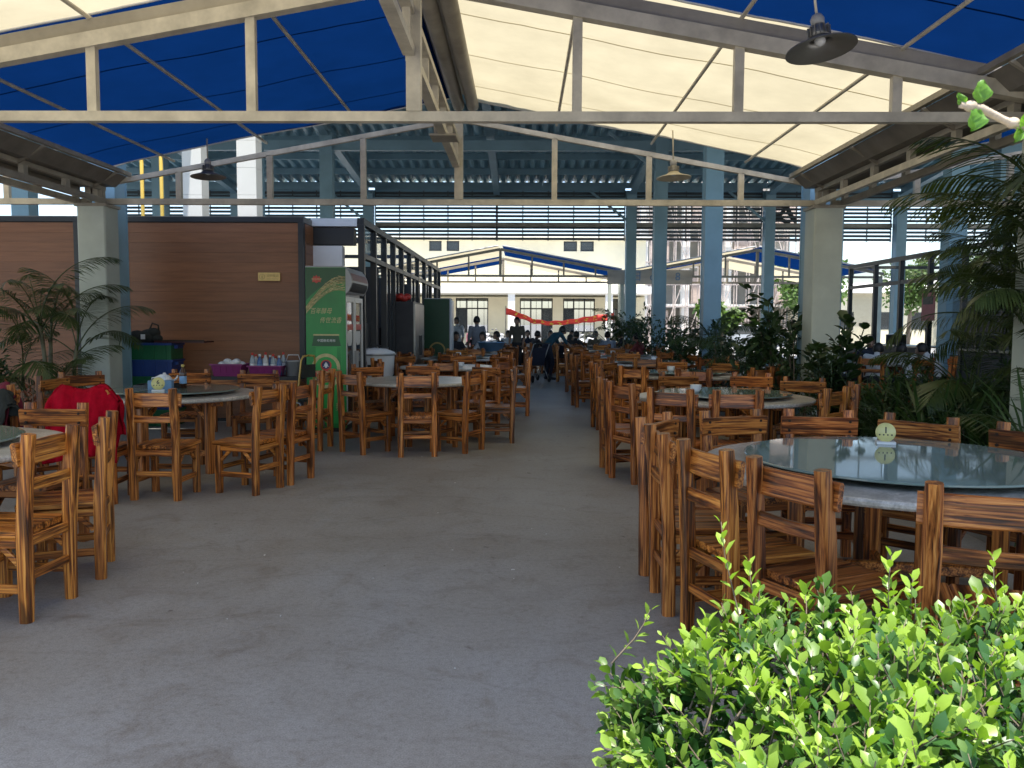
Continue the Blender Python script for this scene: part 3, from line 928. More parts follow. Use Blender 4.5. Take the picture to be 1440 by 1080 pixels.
# ================================================================== KIOSKS
def clad_kiosk(name, x0, x1, y0, y1, label, side=True):
    k = thing(name, label, "kiosk", (0, 0, 0))
    pl = MB(); L = x1 - x0 - .16
    pl.add([(-L/2, 0, -.073), (L/2, 0, -.073), (L/2, 0, .0733), (-L/2, 0, .0733), (-L/2, -.006, -.0722), (L/2, -.006, -.0722), (L/2, -.006, .0726), (-L/2, -.006, .0726)],
           [(4, 5, 6, 7), (0, 1, 5, 4), (7, 6, 2, 3), (1, 2, 6, 5), (0, 4, 7, 3)])
    me = pl.mesh("cladding_plank", CLAD)
    n = 20
    for i in range(n):
        part(me, "cladding_plank", k, ((x0 + x1) / 2, y0, .12 + .147 * i))
    MB().b2(x0, x1, y0 + .004, y0 + .06, .02, 3.0).build("backing_panel", DARK, k)
    MB().b2(x0, x1, y0 - .03, y0 + .003, 3.0, 3.07).build("top_trim", BLACK, k)
    for x in (x0, x1 - .08):
        MB().b2(x, x + .08, y0 - .028, y0 + .003, .02, 2.999).build("corner_trim", BLACK, k)
    MB().b2(x0 - .0, x1, y0 - .02, y0 + .003, .0, .02).build("base_trim", BLACK, k)
    if side:
        Ls = y1 - y0 - .08
        ps = MB()
        ps.add([(0, -Ls/2, -.073), (0, Ls/2, -.073), (0, Ls/2, .073), (0, -Ls/2, .073), (.006, -Ls/2, -.070), (.006, Ls/2, -.070), (.006, Ls/2, .0715), (.006, -Ls/2, .0715)],
               [(4, 5, 6, 7), (0, 1, 5, 4), (7, 6, 2, 3), (1, 2, 6, 5), (0, 4, 7, 3)])
        mes = ps.mesh("side_plank", CLAD)
        for i in range(n):
            part(mes, "side_plank", k, (x1, (y0 + y1) / 2 + .04, .12 + .147 * i))
        MB().b2(x1 - .06, x1 - .001, y0 + .061, y1, .02, 3.0).build("side_backing", DARK, k)
    MB().b2(x0, x0 + .05, y0 + .061, y1, .02, 3.0).build("far_side_wall", DARK, k)
    MB().b2(x0, x1, y0 + .004, y1, 3.001, 3.085).build("roof", GUTTER, k)
    return k
clad_kiosk("clad_kiosk", -6.02, -3.28, 12.5, 14.05, "large brown plank-clad kiosk wall behind the round tables")
clad_kiosk("clad_kiosk", -9.9, -6.66, 12.5, 14.0, "orange-brown plank-clad kiosk at the left edge behind the palm")
# plaque
pq = thing("plaque", "small gold plaque fixed high on the brown plank wall", "plaque", (-3.80, 12.465, 2.185))
mb = MB(); mb.stick([(-.165, 0, 0), (.165, 0, 0)], .012, .125, (0, 0, 1), .003)
mb.build("plate", PLAQUE, pq)
mb = MB()
ring = [(-.105 + .042 * math.cos(a * PI / 12), .0 + .042 * math.sin(a * PI / 12)) for a in range(24)]
for a in range(24):
    b = (a + 1) % 24
    p0, p1 = ring[a], ring[b]
    c0 = (-.105 + (p0[0] + .105) * .84, p0[1] * .84); c1 = (-.105 + (p1[0] + .105) * .84, p1[1] * .84)
    mb.add([(p0[0], -.0085, p0[1]), (p1[0], -.0085, p1[1]), (c1[0], -.0085, c1[1]), (c0[0], -.0085, c0[1])], [(3, 2, 1, 0)])
mb.poly_xz([(-.112, -.028), (-.098, -.028), (-.096, .0), (-.102, .02), (-.108, .02), (-.114, .0)], -.0075, .001)
mb.build("round_emblem", GOLDD, pq)
text("lettering", "文明餐桌", .046, GOLDD, pq, (.055, -.0085, .012), ext=.0006)
MB().b2(-.04, .14, -.0088, -.0075, -.036, -.030).build("underline", GOLDD, pq)

STAIND = mat_plain("dark_stainless", (0.055, 0.055, 0.06), 0.42, 0.7, 0.2, 4.0)
# black-framed glass kiosk row (left)
def frame_row(name, label, X, ys, depth, zt, ztr, cat="kiosk"):
    """front faces towards +X if depth<0 else -X ; runs along Y"""
    k = thing(name, label, cat, (X, 0, 0))
    s = -1 if depth < 0 else 1
    xi = abs(depth) * s
    y0, y1 = ys[0], ys[-1]
    MB().b2(-.05, .05, y0 - .05, y1 + .05, zt - .10, zt).build("top_rail", BLACK, k)
    MB().b2(-.045, .045, y0 - .05, y1 + .05, ztr - .04, ztr + .04).build("transom", BLACK, k)
    MB().b2(xi - .05, xi + .05, y0 - .05, y1 + .05, zt - .10, zt).build("rear_top_rail", BLACK, k)
    MB().b2(xi - .045, xi + .045, y0 - .05, y1 + .05, ztr - .04, ztr + .04).build("rear_transom", BLACK, k)
    for i, y in enumerate(ys):
        MB().b2(-.049, .049, y - .049, y + .049, 0, zt - .101).build("frame_post", BLACK, k)
        MB().b2(xi - .049, xi + .049, y - .049, y + .049, 0, zt - .101).build("frame_post", BLACK, k)
        if i % 3 == 0:
            a, b = (xi + .05, -.05) if s < 0 else (.05, xi - .05)
            MB().b2(a, b, y - .03, y + .03, zt - .09, zt - .01).build("roof_bar", BLACK, k)
    for i in range(len(ys) - 1):
        a, b = ys[i] + .05, ys[i + 1] - .05
        MB().b2(-.006, .006, a, b, ztr + .041, zt - .101).build("pane", PANE, k)
        MB().b2(xi - .006, xi + .006, a, b, ztr + .041, zt - .101).build("pane", PANE, k)
        MB().b2(xi - .02, xi + .02, a, b, .02, ztr - .042).build("rear_panel", DARK, k)
    return k, s
LY = [11.95 + .1, 13.05, 14.1, 15.15, 16.2, 17.3, 18.5, 19.9, 21.3, 22.7, 24.1, 25.1]
LY = [13.06, 14.1, 15.15, 16.2, 17.3, 18.5, 19.9, 21.3, 22.7, 24.1, 25.1]
k, s = frame_row("glass_kiosk_row", "row of black-framed glass stalls running back along the aisle's left side", -2.52, LY, -3.2, 3.13, 2.55)
for i in range(len(LY) - 1):
    a, b = LY[i] + .05, LY[i + 1] - .05
    if i in (1, 4, 6, 8):
        MB().b2(-.02, .02, a, b, .02, 1.02).build("counter_front", DARK, k)
        MB().b2(-.5, .08, a, b, 1.021, 1.06).build("counter_top", STAIN, k)
    if i in (2, 3, 5, 7, 9):
        MB().b2(-.006, .006, a, b, .9, 2.50).build("pane", PANE_D, k)
        MB().b2(-.03, .03, (a + b) / 2 - .02, (a + b) / 2 + .02, .9, 2.5).build("mullion", BLACK, k)
        MB().b2(-.02, .02, a, b, .02, .9).build("lower_panel", DARK, k)
for y in (15.15, 18.5, 21.3):  # dark dividers added to make the stall interior darker
    MB().b2(-3.1, -.10, y - .02, y + .02, .02, 2.5).build("added_dark_partition", DARK, k)
for (y, z, h) in ((14.6, 1.0, .5), (16.7, 1.061, .35), (19.2, 1.061, .45), (22.0, 1.061, .4)):
    MB().b2(-.62, -.2, y - .3, y + .3, z, z + h).build("counter_machine", STAIND, k)
MB().b2(-.78, -.06, -.0 + 13.0, 13.3, 3.0, 3.12).build("soffit", WHITE, k)
MB().b2(-.76, -.30, 13.02, 13.22, 2.32, 2.70).build("white_duct_box", WHITE, k)
MB().b2(-.76, -.12, 13.04, 13.26, 2.72, 2.98).build("opening_shade_block", BLACK, k)  # solid black block stands for the shade inside an opening

# right-hand kiosk row
RY = [9.5, 11.0, 12.5, 14.0, 15.4, 16.8, 18.2, 19.6, 21.0, 22.6]
k2, s2 = frame_row("glass_kiosk_row", "black-framed stall row behind the seated diners at far right", 8.85, RY, 2.6, 3.10, 2.5)
for i in range(len(RY) - 1):
    a, b = RY[i] + .05, RY[i + 1] - .05
    if i % 3 != 2:
        MB().b2(-.02, .02, a, b, .02, 1.0).build("counter_front", DARK, k2)
        MB().b2(-.08, .5, a, b, 1.001, 1.04).build("counter_top", STAIN, k2)
    else:
        MB().b2(-.006, .006, a, b, .9, 2.45).build("pane", PANE, k2)
        MB().b2(-.02, .02, a, b, .02, .9).build("lower_panel", DARK, k2)
rnd = random.Random(5)
for i, y in enumerate((10.3, 11.7, 13.3, 16.1, 17.6, 20.3)):
    t = thing("stock_pot", "%s on the right-hand stall counter, %s" % (("lidded steel pot", "wide steel pot", "tall steel pot")[i % 3], ("nearest", "second", "third", "fourth", "fifth", "farthest")[i]), "pot", (9.1, y, 1.041), 0, "pots on the right-hand stall counters")
    r, h = rnd.uniform(.16, .24), rnd.uniform(.2, .36)
    mb = MB(); mb.lathe([(0, 0), (r, 0), (r, h), (r * 1.06, h), (r * 1.06, h + .012), (r * .9, h + .02), (.03, h + .05), (0, h + .05)], 20); mb.build("pot_body", STAIN, t)
    mb = MB(); mb.lathe([(0, h + .05), (.025, h + .05), (.025, h + .085), (0, h + .085)], 10); mb.build("lid_knob", BLACK, t)
    for q in (-1, 1):
        mb = MB(); mb.tube([(-.05, q * r, h * .75), (-.04, q * (r + .05), h * .75), (.04, q * (r + .05), h * .75), (.05, q * r, h * .75)], .008, 6); mb.build("handle", STAIN, t)
for i, (y, z) in enumerate(((12.0, 1.85), (18.0, 1.9))):
    t = thing("menu_board", ("white" if i == 0 else "pink") + " sheet board hung in the right-hand stall row", "board", (8.72, y, z))
    MB().b2(0, .02, -.28, .28, -.3, .3).build("board", WHITE if i == 0 else mat_plain("pink_card", (.5, .16, .16), .6), t)
    MB().b2(-.004, .0, -.22, .22, .05, .22).build("printed_block", INK, t)
hd = thing("extractor_hood", "white sheet-metal hood inside the right-hand stalls", "hood", (9.7, 17.3, 2.0))
mb = MB(); mb.add([(-.5, -.8, 0), (.5, -.8, 0), (.5, .8, 0), (-.5, .8, 0), (-.2, -.3, .4), (.2, -.3, .4), (.2, .3, .4), (-.2, .3, .4)], [(4, 5, 6, 7), (0, 1, 5, 4), (1, 2, 6, 5), (2, 3, 7, 6), (3, 0, 4, 7)])
mb.build("canopy", WHITE, hd); MB().b2(-.1, .1, -.1, .1, .4, 1.1).build("duct", STAIN, hd)

# ================================================================== COOLER WITH GREEN PRINT
fr = thing("drinks_cooler", "tall double-door drinks cooler with a green printed side showing a can", "cooler", (-2.95, 11.3, 0))
W, D, H = .56, 1.2, 2.27
bd = MB()
bd.b2(0, .50, 0.0, D, .08, 1.86); 
b_ = bd.build("cabinet", WHITE, fr)
MB().b2(0.02, .50, .03, D - .03, 0, .08).build("plinth", BLACK, fr)
MB().b2(0, .50, 0.002, D - .002, 1.861, H).build("top_housing", GREYP, fr)
# curved header sign facing the aisle
mb = MB(); pr = []
for i in range(9):
    a = i / 8
    pr.append((.50 + .13 * math.sin(PI * (.15 + .75 * a)) , 1.90 + .36 * a))
vs = [(x, .0, z) for x, z in pr] + [(x, D, z) for x, z in pr]
mb.add(vs, [(i, i + 9, i + 10, i + 1) for i in range(8)], 0, True)
mb.add([(.50, 0, pr[0][1]), (.5, 0, pr[-1][1])] + [(x, 0, z) for x, z in pr], [(0, 2, 3, 4, 5, 6, 7, 8, 9, 10, 1)])
mb.build("header_sign", GREYP, fr)
mb = MB()
for (t0, t1, dx, m) in ((.08, .42, .003, 0), (.50, .78, .003, 1)):
    vs = []
    for i in range(7):
        a = t0 + (t1 - t0) * i / 6
        x, z = .50 + .13 * math.sin(PI * (.15 + .75 * a)) + dx, 1.90 + .36 * a
        vs += [(x, .06, z), (x, D - .06, z)]
    mb.add(vs, [(2 * i, 2 * i + 1, 2 * i + 3, 2 * i + 2) for i in range(6)], m, True)
mb.build("header_print", [DARK, mat_plain("dusty_pink_print", (.30, .17, .16), .5)], fr)
# doors
for i in (0, 1):
    y0, y1 = .012 + .595 * i, .588 + .595 * i
    d = MB()
    d.b2(.505, .55, y0, y0 + .05, .1, 1.86); d.b2(.505, .55, y1 - .05, y1, .1, 1.86); d.b2(.505, .55, y0 + .05, y1 - .05, .1, .17); d.b2(.505, .55, y0 + .05, y1 - .05, 1.79, 1.86)
    do = d.build("door", WHITE, fr)
    MB().b2(.522, .530, y0 + .05, y1 - .05, .17, 1.79).build("door_glass", PANE_D, do)
    yh = y1 - .03 if i == 0 else y0 + .03
    MB().b2(.55, .585, yh - .03, yh + .03, .72, 1.10).build("handle", GREYP, do)
    MB().b2(.531, .535, y0 + .06, y1 - .06, 1.40, 1.48).build("red_sticker", REDP, do)
    mb = MB(); mb.lathe([(0, 0), (.10, .0), (.15, .05), (.16, .16), (.13, .2), (0, .2)], 14)
    o_ = mb.build("white_sticker", WHITE, do, (.533, (y0 + y1) / 2, 1.18)); o_.scale = (.03, 1, 1)
# green printed side (faces the entrance, -Y)
ad = thing("x", "x", "x"); bpy.data.objects.remove(ad)
pan = MB(); pan.poly_xz([(0.0, .06), (.545, .06), (.545, 2.25), (0, 2.25)], -.001, .003)
pan = pan.build("side_print", GREEN_AD, fr)
def prt(name, pts, lay, m):
    mb = MB(); mb.poly_xz(pts, -.004 - .0012 * lay, .001); return mb.build(name, m, pan)
# darker top corner and lighter sweep
prt("dark_corner", [(.003, 1.80), (.003, 2.245), (.542, 2.245), (.542, 2.06), (.38, 2.05), (.2, 1.98), (.08, 1.88)], 0, GREEN_DK)
# barley arc
rg = random.Random(3)
ba, bb_ = MB(), MB()
def arc(t, off):
    x = .005 + .535 * t
    z = 1.68 + .37 * math.sin(PI * .5 * min(1, t * 1.12)) - .05 * max(0, t - .8) + off
    return x, z
for q in range(13):
    off = -.09 + .014 * q + rg.uniform(-.008, .008)
    pts = [arc(i / 14, off * (.55 + .6 * i / 14)) for i in range(15)]
    w = rg.uniform(.0022, .0042)
    (ba if q % 2 else bb_).poly_xz([(x, z + w) for x, z in pts] + [(x, z - w) for x, z in pts[::-1]], -.0060 - .0004 * (q % 2), .001)
for q in range(110):
    t = rg.random(); x, z = arc(t, rg.uniform(-.10, .085) * (.5 + .6 * t)); an = .9 - 1.1 * t + rg.uniform(-.5, .5); l, w = rg.uniform(.016, .03), .005
    if not (.01 < x < .52): continue
    c, s_ = math.cos(an), math.sin(an)
    (ba if q % 3 else bb_).poly_xz([(x - l * c, z - l * s_), (x + w * s_, z - w * c), (x + l * c, z + l * s_), (x - w * s_, z + w * c)], -.0075 - .0003 * (q % 3), .001)
ba.build("barley_print", GOLDP, pan); bb_.build("barley_print", GOLDD, pan)
# red crest
prt("red_crest", [(.08, 2.10), (.10, 2.105), (.115, 2.14), (.13, 2.115), (.15, 2.15), (.17, 2.115), (.19, 2.135), (.2, 2.105), (.225, 2.10), (.205, 2.08), (.21, 2.05), (.18, 2.055), (.15, 2.035), (.12, 2.055), (.09, 2.05), (.10, 2.08)], 1, REDP)
text("crest_lettering", "青岛啤酒", .034, GOLDP, pan, (.152, -.0072, 2.087), ext=.0005)
text("slogan", "百年酵母", .088, GOLDP, pan, (.205, -.0055, 1.655), ext=.0006, shear=.25, sx=.84)
text("slogan", "传世流香", .088, GOLDP, pan, (.335, -.0055, 1.53), ext=.0006, shear=.25, sx=.84)
# the can
prt("can_rim", [(.095, 1.325), (.455, 1.325), (.45, 1.345), (.10, 1.345)], 1, GOLDP)
prt("can_neck", [(.105, 1.324), (.445, 1.324), (.475, 1.18), (.075, 1.18)], 0, GREEN_DK)
prt("can_body", [(.075, 1.179), (.475, 1.179), (.485, .12), (.065, .12)], 0, GREEN_LT)
prt("can_shade", [(.075, 1.17), (.13, 1.17), (.12, .13), (.068, .13)], 1, GREEN_AD)
prt("can_shade", [(.42, 1.17), (.472, 1.17), (.482, .13), (.43, .13)], 1, GREEN_AD)
text("can_lettering", "中国驰名商标", .042, WHITE, pan, (.275, -.0072, 1.255), ext=.0005)
def ring_pts(cx, cz, r0, r1, a0, a1, n=26):
    o_ = [(cx + r0 * math.cos(a0 + (a1 - a0) * i / n), cz + r0 * math.sin(a0 + (a1 - a0) * i / n)) for i in range(n + 1)]
    i_ = [(cx + r1 * math.cos(a0 + (a1 - a0) * i / n), cz + r1 * math.sin(a0 + (a1 - a0) * i / n)) for i in range(n + 1)]
    return o_, i_
rm = MB()
o_, i_ = ring_pts(.268, .885, .195, .150, R(-8), R(188))
for i in range(26):
    rm.poly_xz([o_[i], o_[i + 1], i_[i + 1], i_[i]], -.0068, .001)
o_, i_ = ring_pts(.268, .80, .195, .150, R(200), R(340))
for i in range(26):
    rm.poly_xz([o_[i], o_[i + 1], i_[i + 1], i_[i]], -.0068, .001)
rm.build("label_ring", GOLDP, pan)
prt("emblem_ring", [(.268 + .076 * math.cos(a * PI / 14), .92 + .076 * math.sin(a * PI / 14)) for a in range(28)], 2, REDP)
prt("emblem_field", [(.268 + .056 * math.cos(a * PI / 14), .925 + .056 * math.sin(a * PI / 14)) for a in range(28)], 3, NAVYP)
prt("pavilion_emblem", [(.225, .90), (.243, .915), (.243, .93), (.268, .965), (.293, .93), (.293, .915), (.311, .90), (.28, .905), (.28, .885), (.256, .885), (.256, .905)], 4, WHITE)
prt("name_band", [(.075, .76), (.47, .76), (.485, .80), (.47, .845), (.075, .845), (.06, .80)], 3, REDP)
text("can_name", "TSINGTAO", .088, GOLDP, pan, (.272, -.0105, .80), ext=.0005, bold=.002, sx=.82)
text("can_side_text", "BEER", .05, GOLDP, pan, (.42, -.0085, .35), (PI / 2, R(90), 0), .0005)

# second cooler further down, steel cabinet, freezer
f2 = thing("drinks_cooler", "dark green drinks cooler farther down the aisle beside the stalls", "cooler", (-2.35, 19.9, 0))
MB().b2(0, .62, 0, .62, .06, 2.1).build("cabinet", GREYP, f2)
MB().b2(.03, .6, .03, .6, 0, .06).build("plinth", BLACK, f2)
pn2 = MB(); pn2.poly_xz([(0.0, .1), (.60, .1), (.60, 2.08), (0, 2.08)], -.001, .003); pn2 = pn2.build("side_print", mat_plain("deep_green_print", (.004, .05, .014), .4), f2)
mb = MB(); o_, i_ = ring_pts(.31, .85, .2, .16, 0, 2 * PI)
for i in range(26): mb.poly_xz([o_[i], o_[i + 1], i_[i + 1], i_[i]], -.0045, .001)
mb.build("label_ring", GOLDD, pn2)
MB().b2(.621, .655, .01, .61, .1, 2.05).build("door", WHITE, f2)
st = thing("steel_cabinet", "tall stainless cabinet standing in the aisle-side stalls", "cabinet", (-2.72, 16.3, 0))
MB().b2(0, .58, 0, 1.5, .12, 1.92).build("body", STAIND, st)
for y in (.02, .76):
    d = MB().b2(.581, .615, y, y + .72, .16, 1.88).build("door", STAIN, st)
    MB().b2(.616, .65, y + .6 if y < .1 else y + .08, y + .64 if y < .1 else y + .12, .85, 1.25).build("handle", BLACK, d)
for (x, y) in ((.06, .06), (.52, .06), (.06, 1.44), (.52, 1.44)):
    MB().b2(x - .03, x + .03, y - .03, y + .03, 0, .12).build("foot", BLACK, st)
rbg = MB()
for q in range(6): rbg.ell((.12 + .06 * q, .2 + .05 * (q % 3), 1.99 + .03 * (q % 2)), (.09, .1, .07), 10, 7)
tag(rbg.build("red_bag", REDP, None, (-2.72, 16.3, 0)), "crumpled red bag lying on top of the stainless cabinet", "bag")
cf = thing("rice_cooker", "large white rice cooker on the stall counter behind the cooler", "rice cooker", (-2.45, 13.75, .60))
mb = MB(); mb.lathe([(0, 0), (.28, 0), (.31, .05), (.33, .36), (.34, .38), (.33, .42), (.2, .47), (0, .49)], 28); mb.build("body", WHITE, cf)
mb = MB(); mb.lathe([(.335, .365), (.35, .37), (.35, .395), (.335, .40)], 28); mb.build("rim_band", STAIN, cf)
MB().b2(-.06, .06, -.35, -.32, .12, .22).build("switch_plate", BLACK, cf)
mb = MB(); mb.tube([(-.08, 0, .48), (-.07, 0, .53), (.07, 0, .53), (.08, 0, .48)], .012, 8); mb.build("lid_handle", BLACK, cf)
sb_ = thing("low_stand", "low white stand carrying the rice cooker", "stand", (-2.45, 13.75, 0))
MB().b2(-.4, .4, -.36, .36, .52, .598).build("top", WHITE, sb_)
for x in (-.36, .36):
    for y in (-.32, .32):
        MB().b2(x - .02, x + .02, y - .02, y + .02, 0, .52).build("leg", BLACK, sb_)

# ================================================================== FURNITURE
TZ = .79
def make_table(name, R_, loc, label, rt, big=True, glass=True):
    t = thing(name, label, "table", (loc[0], loc[1], 0), random.uniform(0, 3), "round marble tables of the terrace")
    mb = MB()
    mb.lathe([(0, TZ - .04), (R_ - .03, TZ - .04), (R_ - .006, TZ - .034), (R_, TZ - .024), (R_, TZ - .012), (R_ - .008, TZ - .002), (R_ - .02, TZ), (0, TZ)], 64, (0, 0, 0), 0, False)
    mb.build("marble_top", MARBLE, t)
    q = R_ * .50
    for a in range(4):
        x, y = q * math.cos(a * PI / 2 + .4), q * math.sin(a * PI / 2 + .4)
        mb = MB(); mb.stick([(x, y, 0), (x, y, .4), (x, y, TZ - .04)], .075, .075, (0, 1, 0), .006); mb.build("leg", WZ, t)
    for a in range(2):
        an = a * PI / 2 + .4
        c, s_ = math.cos(an), math.sin(an)
        mb = MB(); z = TZ - .078 - .0 * a
        mb.stick([(-q * c * 1.35, -q * s_ * 1.35, z + .0), (q * c * 1.35, q * s_ * 1.35, z + .0)], .05 if a else .052, .07 if a else .074, (0, 0, 1), .004); mb.build("bearer", WX, t)
        mb = MB(); z = .20 + .06 * a
        mb.stick([(-q * c, -q * s_, z), (q * c, q * s_, z)], .04, .055, (0, 0, 1), .004); mb.build("stretcher", WX, t)
        for sg_ in (-1, 1):
            mb = MB(); mb.stick([(sg_ * q * c, sg_ * q * s_, .52), (sg_ * (q - .17) * c, sg_ * (q - .17) * s_, TZ - .12)], .03, .045, (0, 0, 1), .004); mb.build("corner_brace", WX, t)
    if glass:
        g = thing("glass_turntable", glass, "turntable", (loc[0], loc[1], TZ), 0, "green glass turntables on the tables")
        mb = MB(); mb.lathe([(0, 0), (.16, 0), (.16, .032), (0, .032)], 28); mb.build("bearing", STAIN, g)
        mb = MB(); mb.lathe([(0, .032), (rt - .004, .032), (rt, .035), (rt, .041), (rt - .004, .044), (0, .044)], 72, (0, 0, 0), 0, False); mb.build("glass_disc", TURN, g)
    return t
make_table("round_table", .98, (1.92, 4.2), "largest marble table, beside the bright leafy shrub", .76, glass="wide green glass turntable on the near right table")
make_table("round_table", .86, (2.0, 8.2), "round marble table behind the near right one, right of the aisle", .65, glass="green glass turntable on the second table right of the aisle")
make_table("round_table", .85, (-3.5, 8.25), "round marble table in front of the brown plank wall", .64, glass="green glass turntable in front of the brown plank wall")
make_table("round_table", .92, (-3.6, 4.62), "marble table cut by the left picture edge, by the red jacket", .68, glass="green glass turntable at the left picture edge")
make_table("round_table", .82, (-1.3, 10.38), "round marble table in front of the green printed cooler", .5, glass=False)
FAR = [("left", "third", -1.2, 13.7), ("left", "fourth", -1.25, 17.0), ("left", "fifth", -1.2, 20.3),
       ("right", "third", 2.3, 11.8), ("right", "fourth", 2.25, 15.2), ("right", "fifth", 2.25, 18.4), ("right", "sixth", 2.25, 21.7), ("right", "seventh", 2.2, 25.0)]
for (sd, nth, x, y) in FAR:
    make_table("round_table", .82, (x, y), "%s round marble table along the %s side of the aisle" % (nth, sd), .6,
               glass=("green glass turntable on the %s table %s of the aisle" % (nth, sd)) if y > 14 or sd == "right" else False)

# chairs: seat faces +Y, origin on the floor under the seat
def chair_parts(rnd):
    """list of (name, MB, material) in chair space"""
    ps = []
    j = lambda a: rnd.uniform(-a, a)
    for s in (-1, 1):
        x = s * .187
        mb = MB()
        mb.stick([(x + j(.003), -.185, 0), (x + j(.003), -.187, .22), (x + j(.004), -.19, .45), (x + j(.003), -.205, .70), (x + j(.003), -.228, .945 + j(.008))], .062, .062, (0, 1, 0), .010, .003, rnd)
        ps.append(("back_post", mb, WZ))
        mb = MB()
        mb.stick([(x + j(.003), .185, 0), (x, .185, .2), (x + j(.003), .185, .425)], .058, .056, (0, 1, 0), .007, .002, rnd)
        ps.append(("front_leg", mb, WZ))
    # top rail fixed on the seat side of the posts, gently bowed
    mb = MB()
    mb.stick([(-.236, -.184, .848), (-.08, -.192 + j(.004), .848 + j(.002)), (.08, -.192 + j(.004), .848 + j(.002)), (.236, -.184, .848)], .030, .116, (0, .12, 1), .006, .002, rnd)
    ps.append(("top_rail", mb, WX))
    mb = MB()
    mb.stick([(-.162, -.207, .69), (0, -.213, .69 + j(.004)), (.162, -.207, .69)], .026, .06, (0, .1, 1), .005, .002, rnd)
    ps.append(("mid_rail", mb, WX))
    for k in range(3):
        x = -.142 + .142 * k
        mb = MB()
        y0 = -.158 if True else 0
        mb.stick([(x, y0, .445 + j(.0015)), (x, .03, .445 + j(.0015)), (x, .238 + j(.004), .445 + j(.0015))], .139, .034, (0, 0, 1), .005, .001, rnd)
        ps.append(("seat_board", mb, WY))
    for s in (-1, 1):
        mb = MB(); mb.stick([(s * .187, -.16, .398), (s * .187, .16, .398)], .026, .05, (0, 0, 1), .004); ps.append(("side_apron", mb, WY))
        z = .17 + j(.01)
        mb = MB(); mb.stick([(s * .187, -.161, z), (s * .187, .161, z)], .028, .045, (0, 0, 1), .004); ps.append(("side_stretcher", mb, WY))
        mb = MB(); mb.stick([(s * .187, .155, .295), (s * .187, .075, .375)], .022, .03, (0, 1, 1), .003); ps.append(("corner_brace", mb, WY))
        mb = MB(); mb.stick([(s * .187, -.155, .295), (s * .187, -.075, .375)], .022, .03, (0, -1, 1), .003); ps.append(("corner_brace", mb, WY))
    mb = MB(); mb.stick([(-.161, .187, .398), (.161, .187, .398)], .026, .05, (0, 0, 1), .004); ps.append(("front_apron", mb, WX))
    mb = MB(); mb.stick([(-.161, -.187, .40), (.161, -.187, .40)], .026, .05, (0, 0, 1), .004); ps.append(("back_apron", mb, WX))
    mb = MB(); mb.stick([(-.161, .185, .225), (.161, .185, .225)], .026, .045, (0, 0, 1), .004); ps.append(("front_stretcher", mb, WX))
    mb = MB(); mb.stick([(-.161, -.187, .225), (.161, -.187, .225)], .026, .045, (0, 0, 1), .004); ps.append(("back_stretcher", mb, WX))
    for s in (-1, 1):
        for z in (.817, .880):
            mb = MB(); y = -.170
            mb.tube([(s * .187, y - .012, z), (s * .187, y + .006, z - .001)], [.0095, .0085], 8); ps.append(("bolt", mb, BOLT))
    return ps
PROTO = []
for q in range(4):
    rnd = random.Random(40 + q)
    PROTO.append([(n, mb.mesh(n, m)) for n, mb, m in chair_parts(rnd)])
# joined chair for the small distant ones
fm = MB()
for n, mb, m in chair_parts(random.Random(60)):
    b = len(fm.v); fm.v += mb.v
    fm.f += [tuple(i + b for i in f) for f in mb.f]; fm.m += [{WX.name: 0, WY.name: 1, WZ.name: 2, BOLT.name: 3}[m.name]] * len(mb.f); fm.smooth += mb.smooth
FARCHAIR = fm.mesh("dining_chair", [WX, WY, WZ, BOLT])
GRP = "charred pine dining chairs"
ncount = [0]
def put_chair(x, y, rz, label, far=False):
    ncount[0] += 1
    tr_ = random.Random(ncount[0] * 7 + 3); tv = tr_.uniform(.66, 1.08); tone_ = (tv, tv * tr_.uniform(.90, 1.05), tv * tr_.uniform(.82, 1.08), 1)
    if far:
        o = bpy.data.objects.new("dining_chair", FARCHAIR); link(o); o.location = (x, y, 0); o.rotation_euler = (0, 0, rz); o.color = tone_
        return tag(o, label, "chair", GRP)
    t = thing("dining_chair", label, "chair", (x, y, 0), rz, GRP)
    for n, me in PROTO[ncount[0] % 4]:
        part(me, n, t).color = tone_
    return t
def chair_posts(p1, p2, tc, label, top=False):
    """from the two back-post positions; faces the table centre tc"""
    p1, p2, tc = Vector(p1), Vector(p2), Vector(tc)
    m = (p1 + p2) / 2
    d = (p2 - p1).normalized()
    n = Vector((-d.y, d.x))
    if n.dot(tc - m) < 0: n = -n
    off = .228 if top else .186
    c = m + n * off
    put_chair(c.x, c.y, math.atan2(n.y, n.x) - PI / 2, label)
NR, MR, L1, NL, L2 = (1.92, 4.2), (2.0, 8.2), (-3.5, 8.25), (-3.6, 4.62), (-1.3, 10.38)
near = "pine chair at the near right table, "
chair_posts((.713, 4.918), (.911, 5.209), NR, near + "farthest along its aisle side", True)
chair_posts((.71, 4.567), (.72, 4.206), NR, near + "angled into the aisle, second on that side", True)
chair_posts((.773, 3.973), (.902, 3.598), NR, near + "third on its aisle side, left of the shrub", True)
chair_posts((.976, 3.464), (1.145, 3.131), NR, near + "with its back to us just above the shrub", True)
chair_posts((1.456, 2.90), (1.80, 2.77), NR, near + "back to us, right edge over the shrub", True)
chair_posts((1.193, 5.31), (1.518, 5.417), NR, near + "facing us, leftmost on the far side", True)
chair_posts((1.764, 5.42), (2.098, 5.37), NR, near + "facing us behind the number disc", True)
chair_posts((2.33, 5.25), (2.60, 4.99), NR, near + "facing us before the strap-leaved plants", True)
chair_posts((2.78, 4.78), (2.96, 4.46), NR, near + "facing us at the right picture edge", True)
chair_posts((2.95, 3.9), (2.78, 3.55), NR, near + "on its right side beyond the frame", True)
mid = "pine chair at second table right of aisle, "
chair_posts((.848, 8.62), (.87, 8.26), MR, mid + "farther of the two side-on by the aisle")
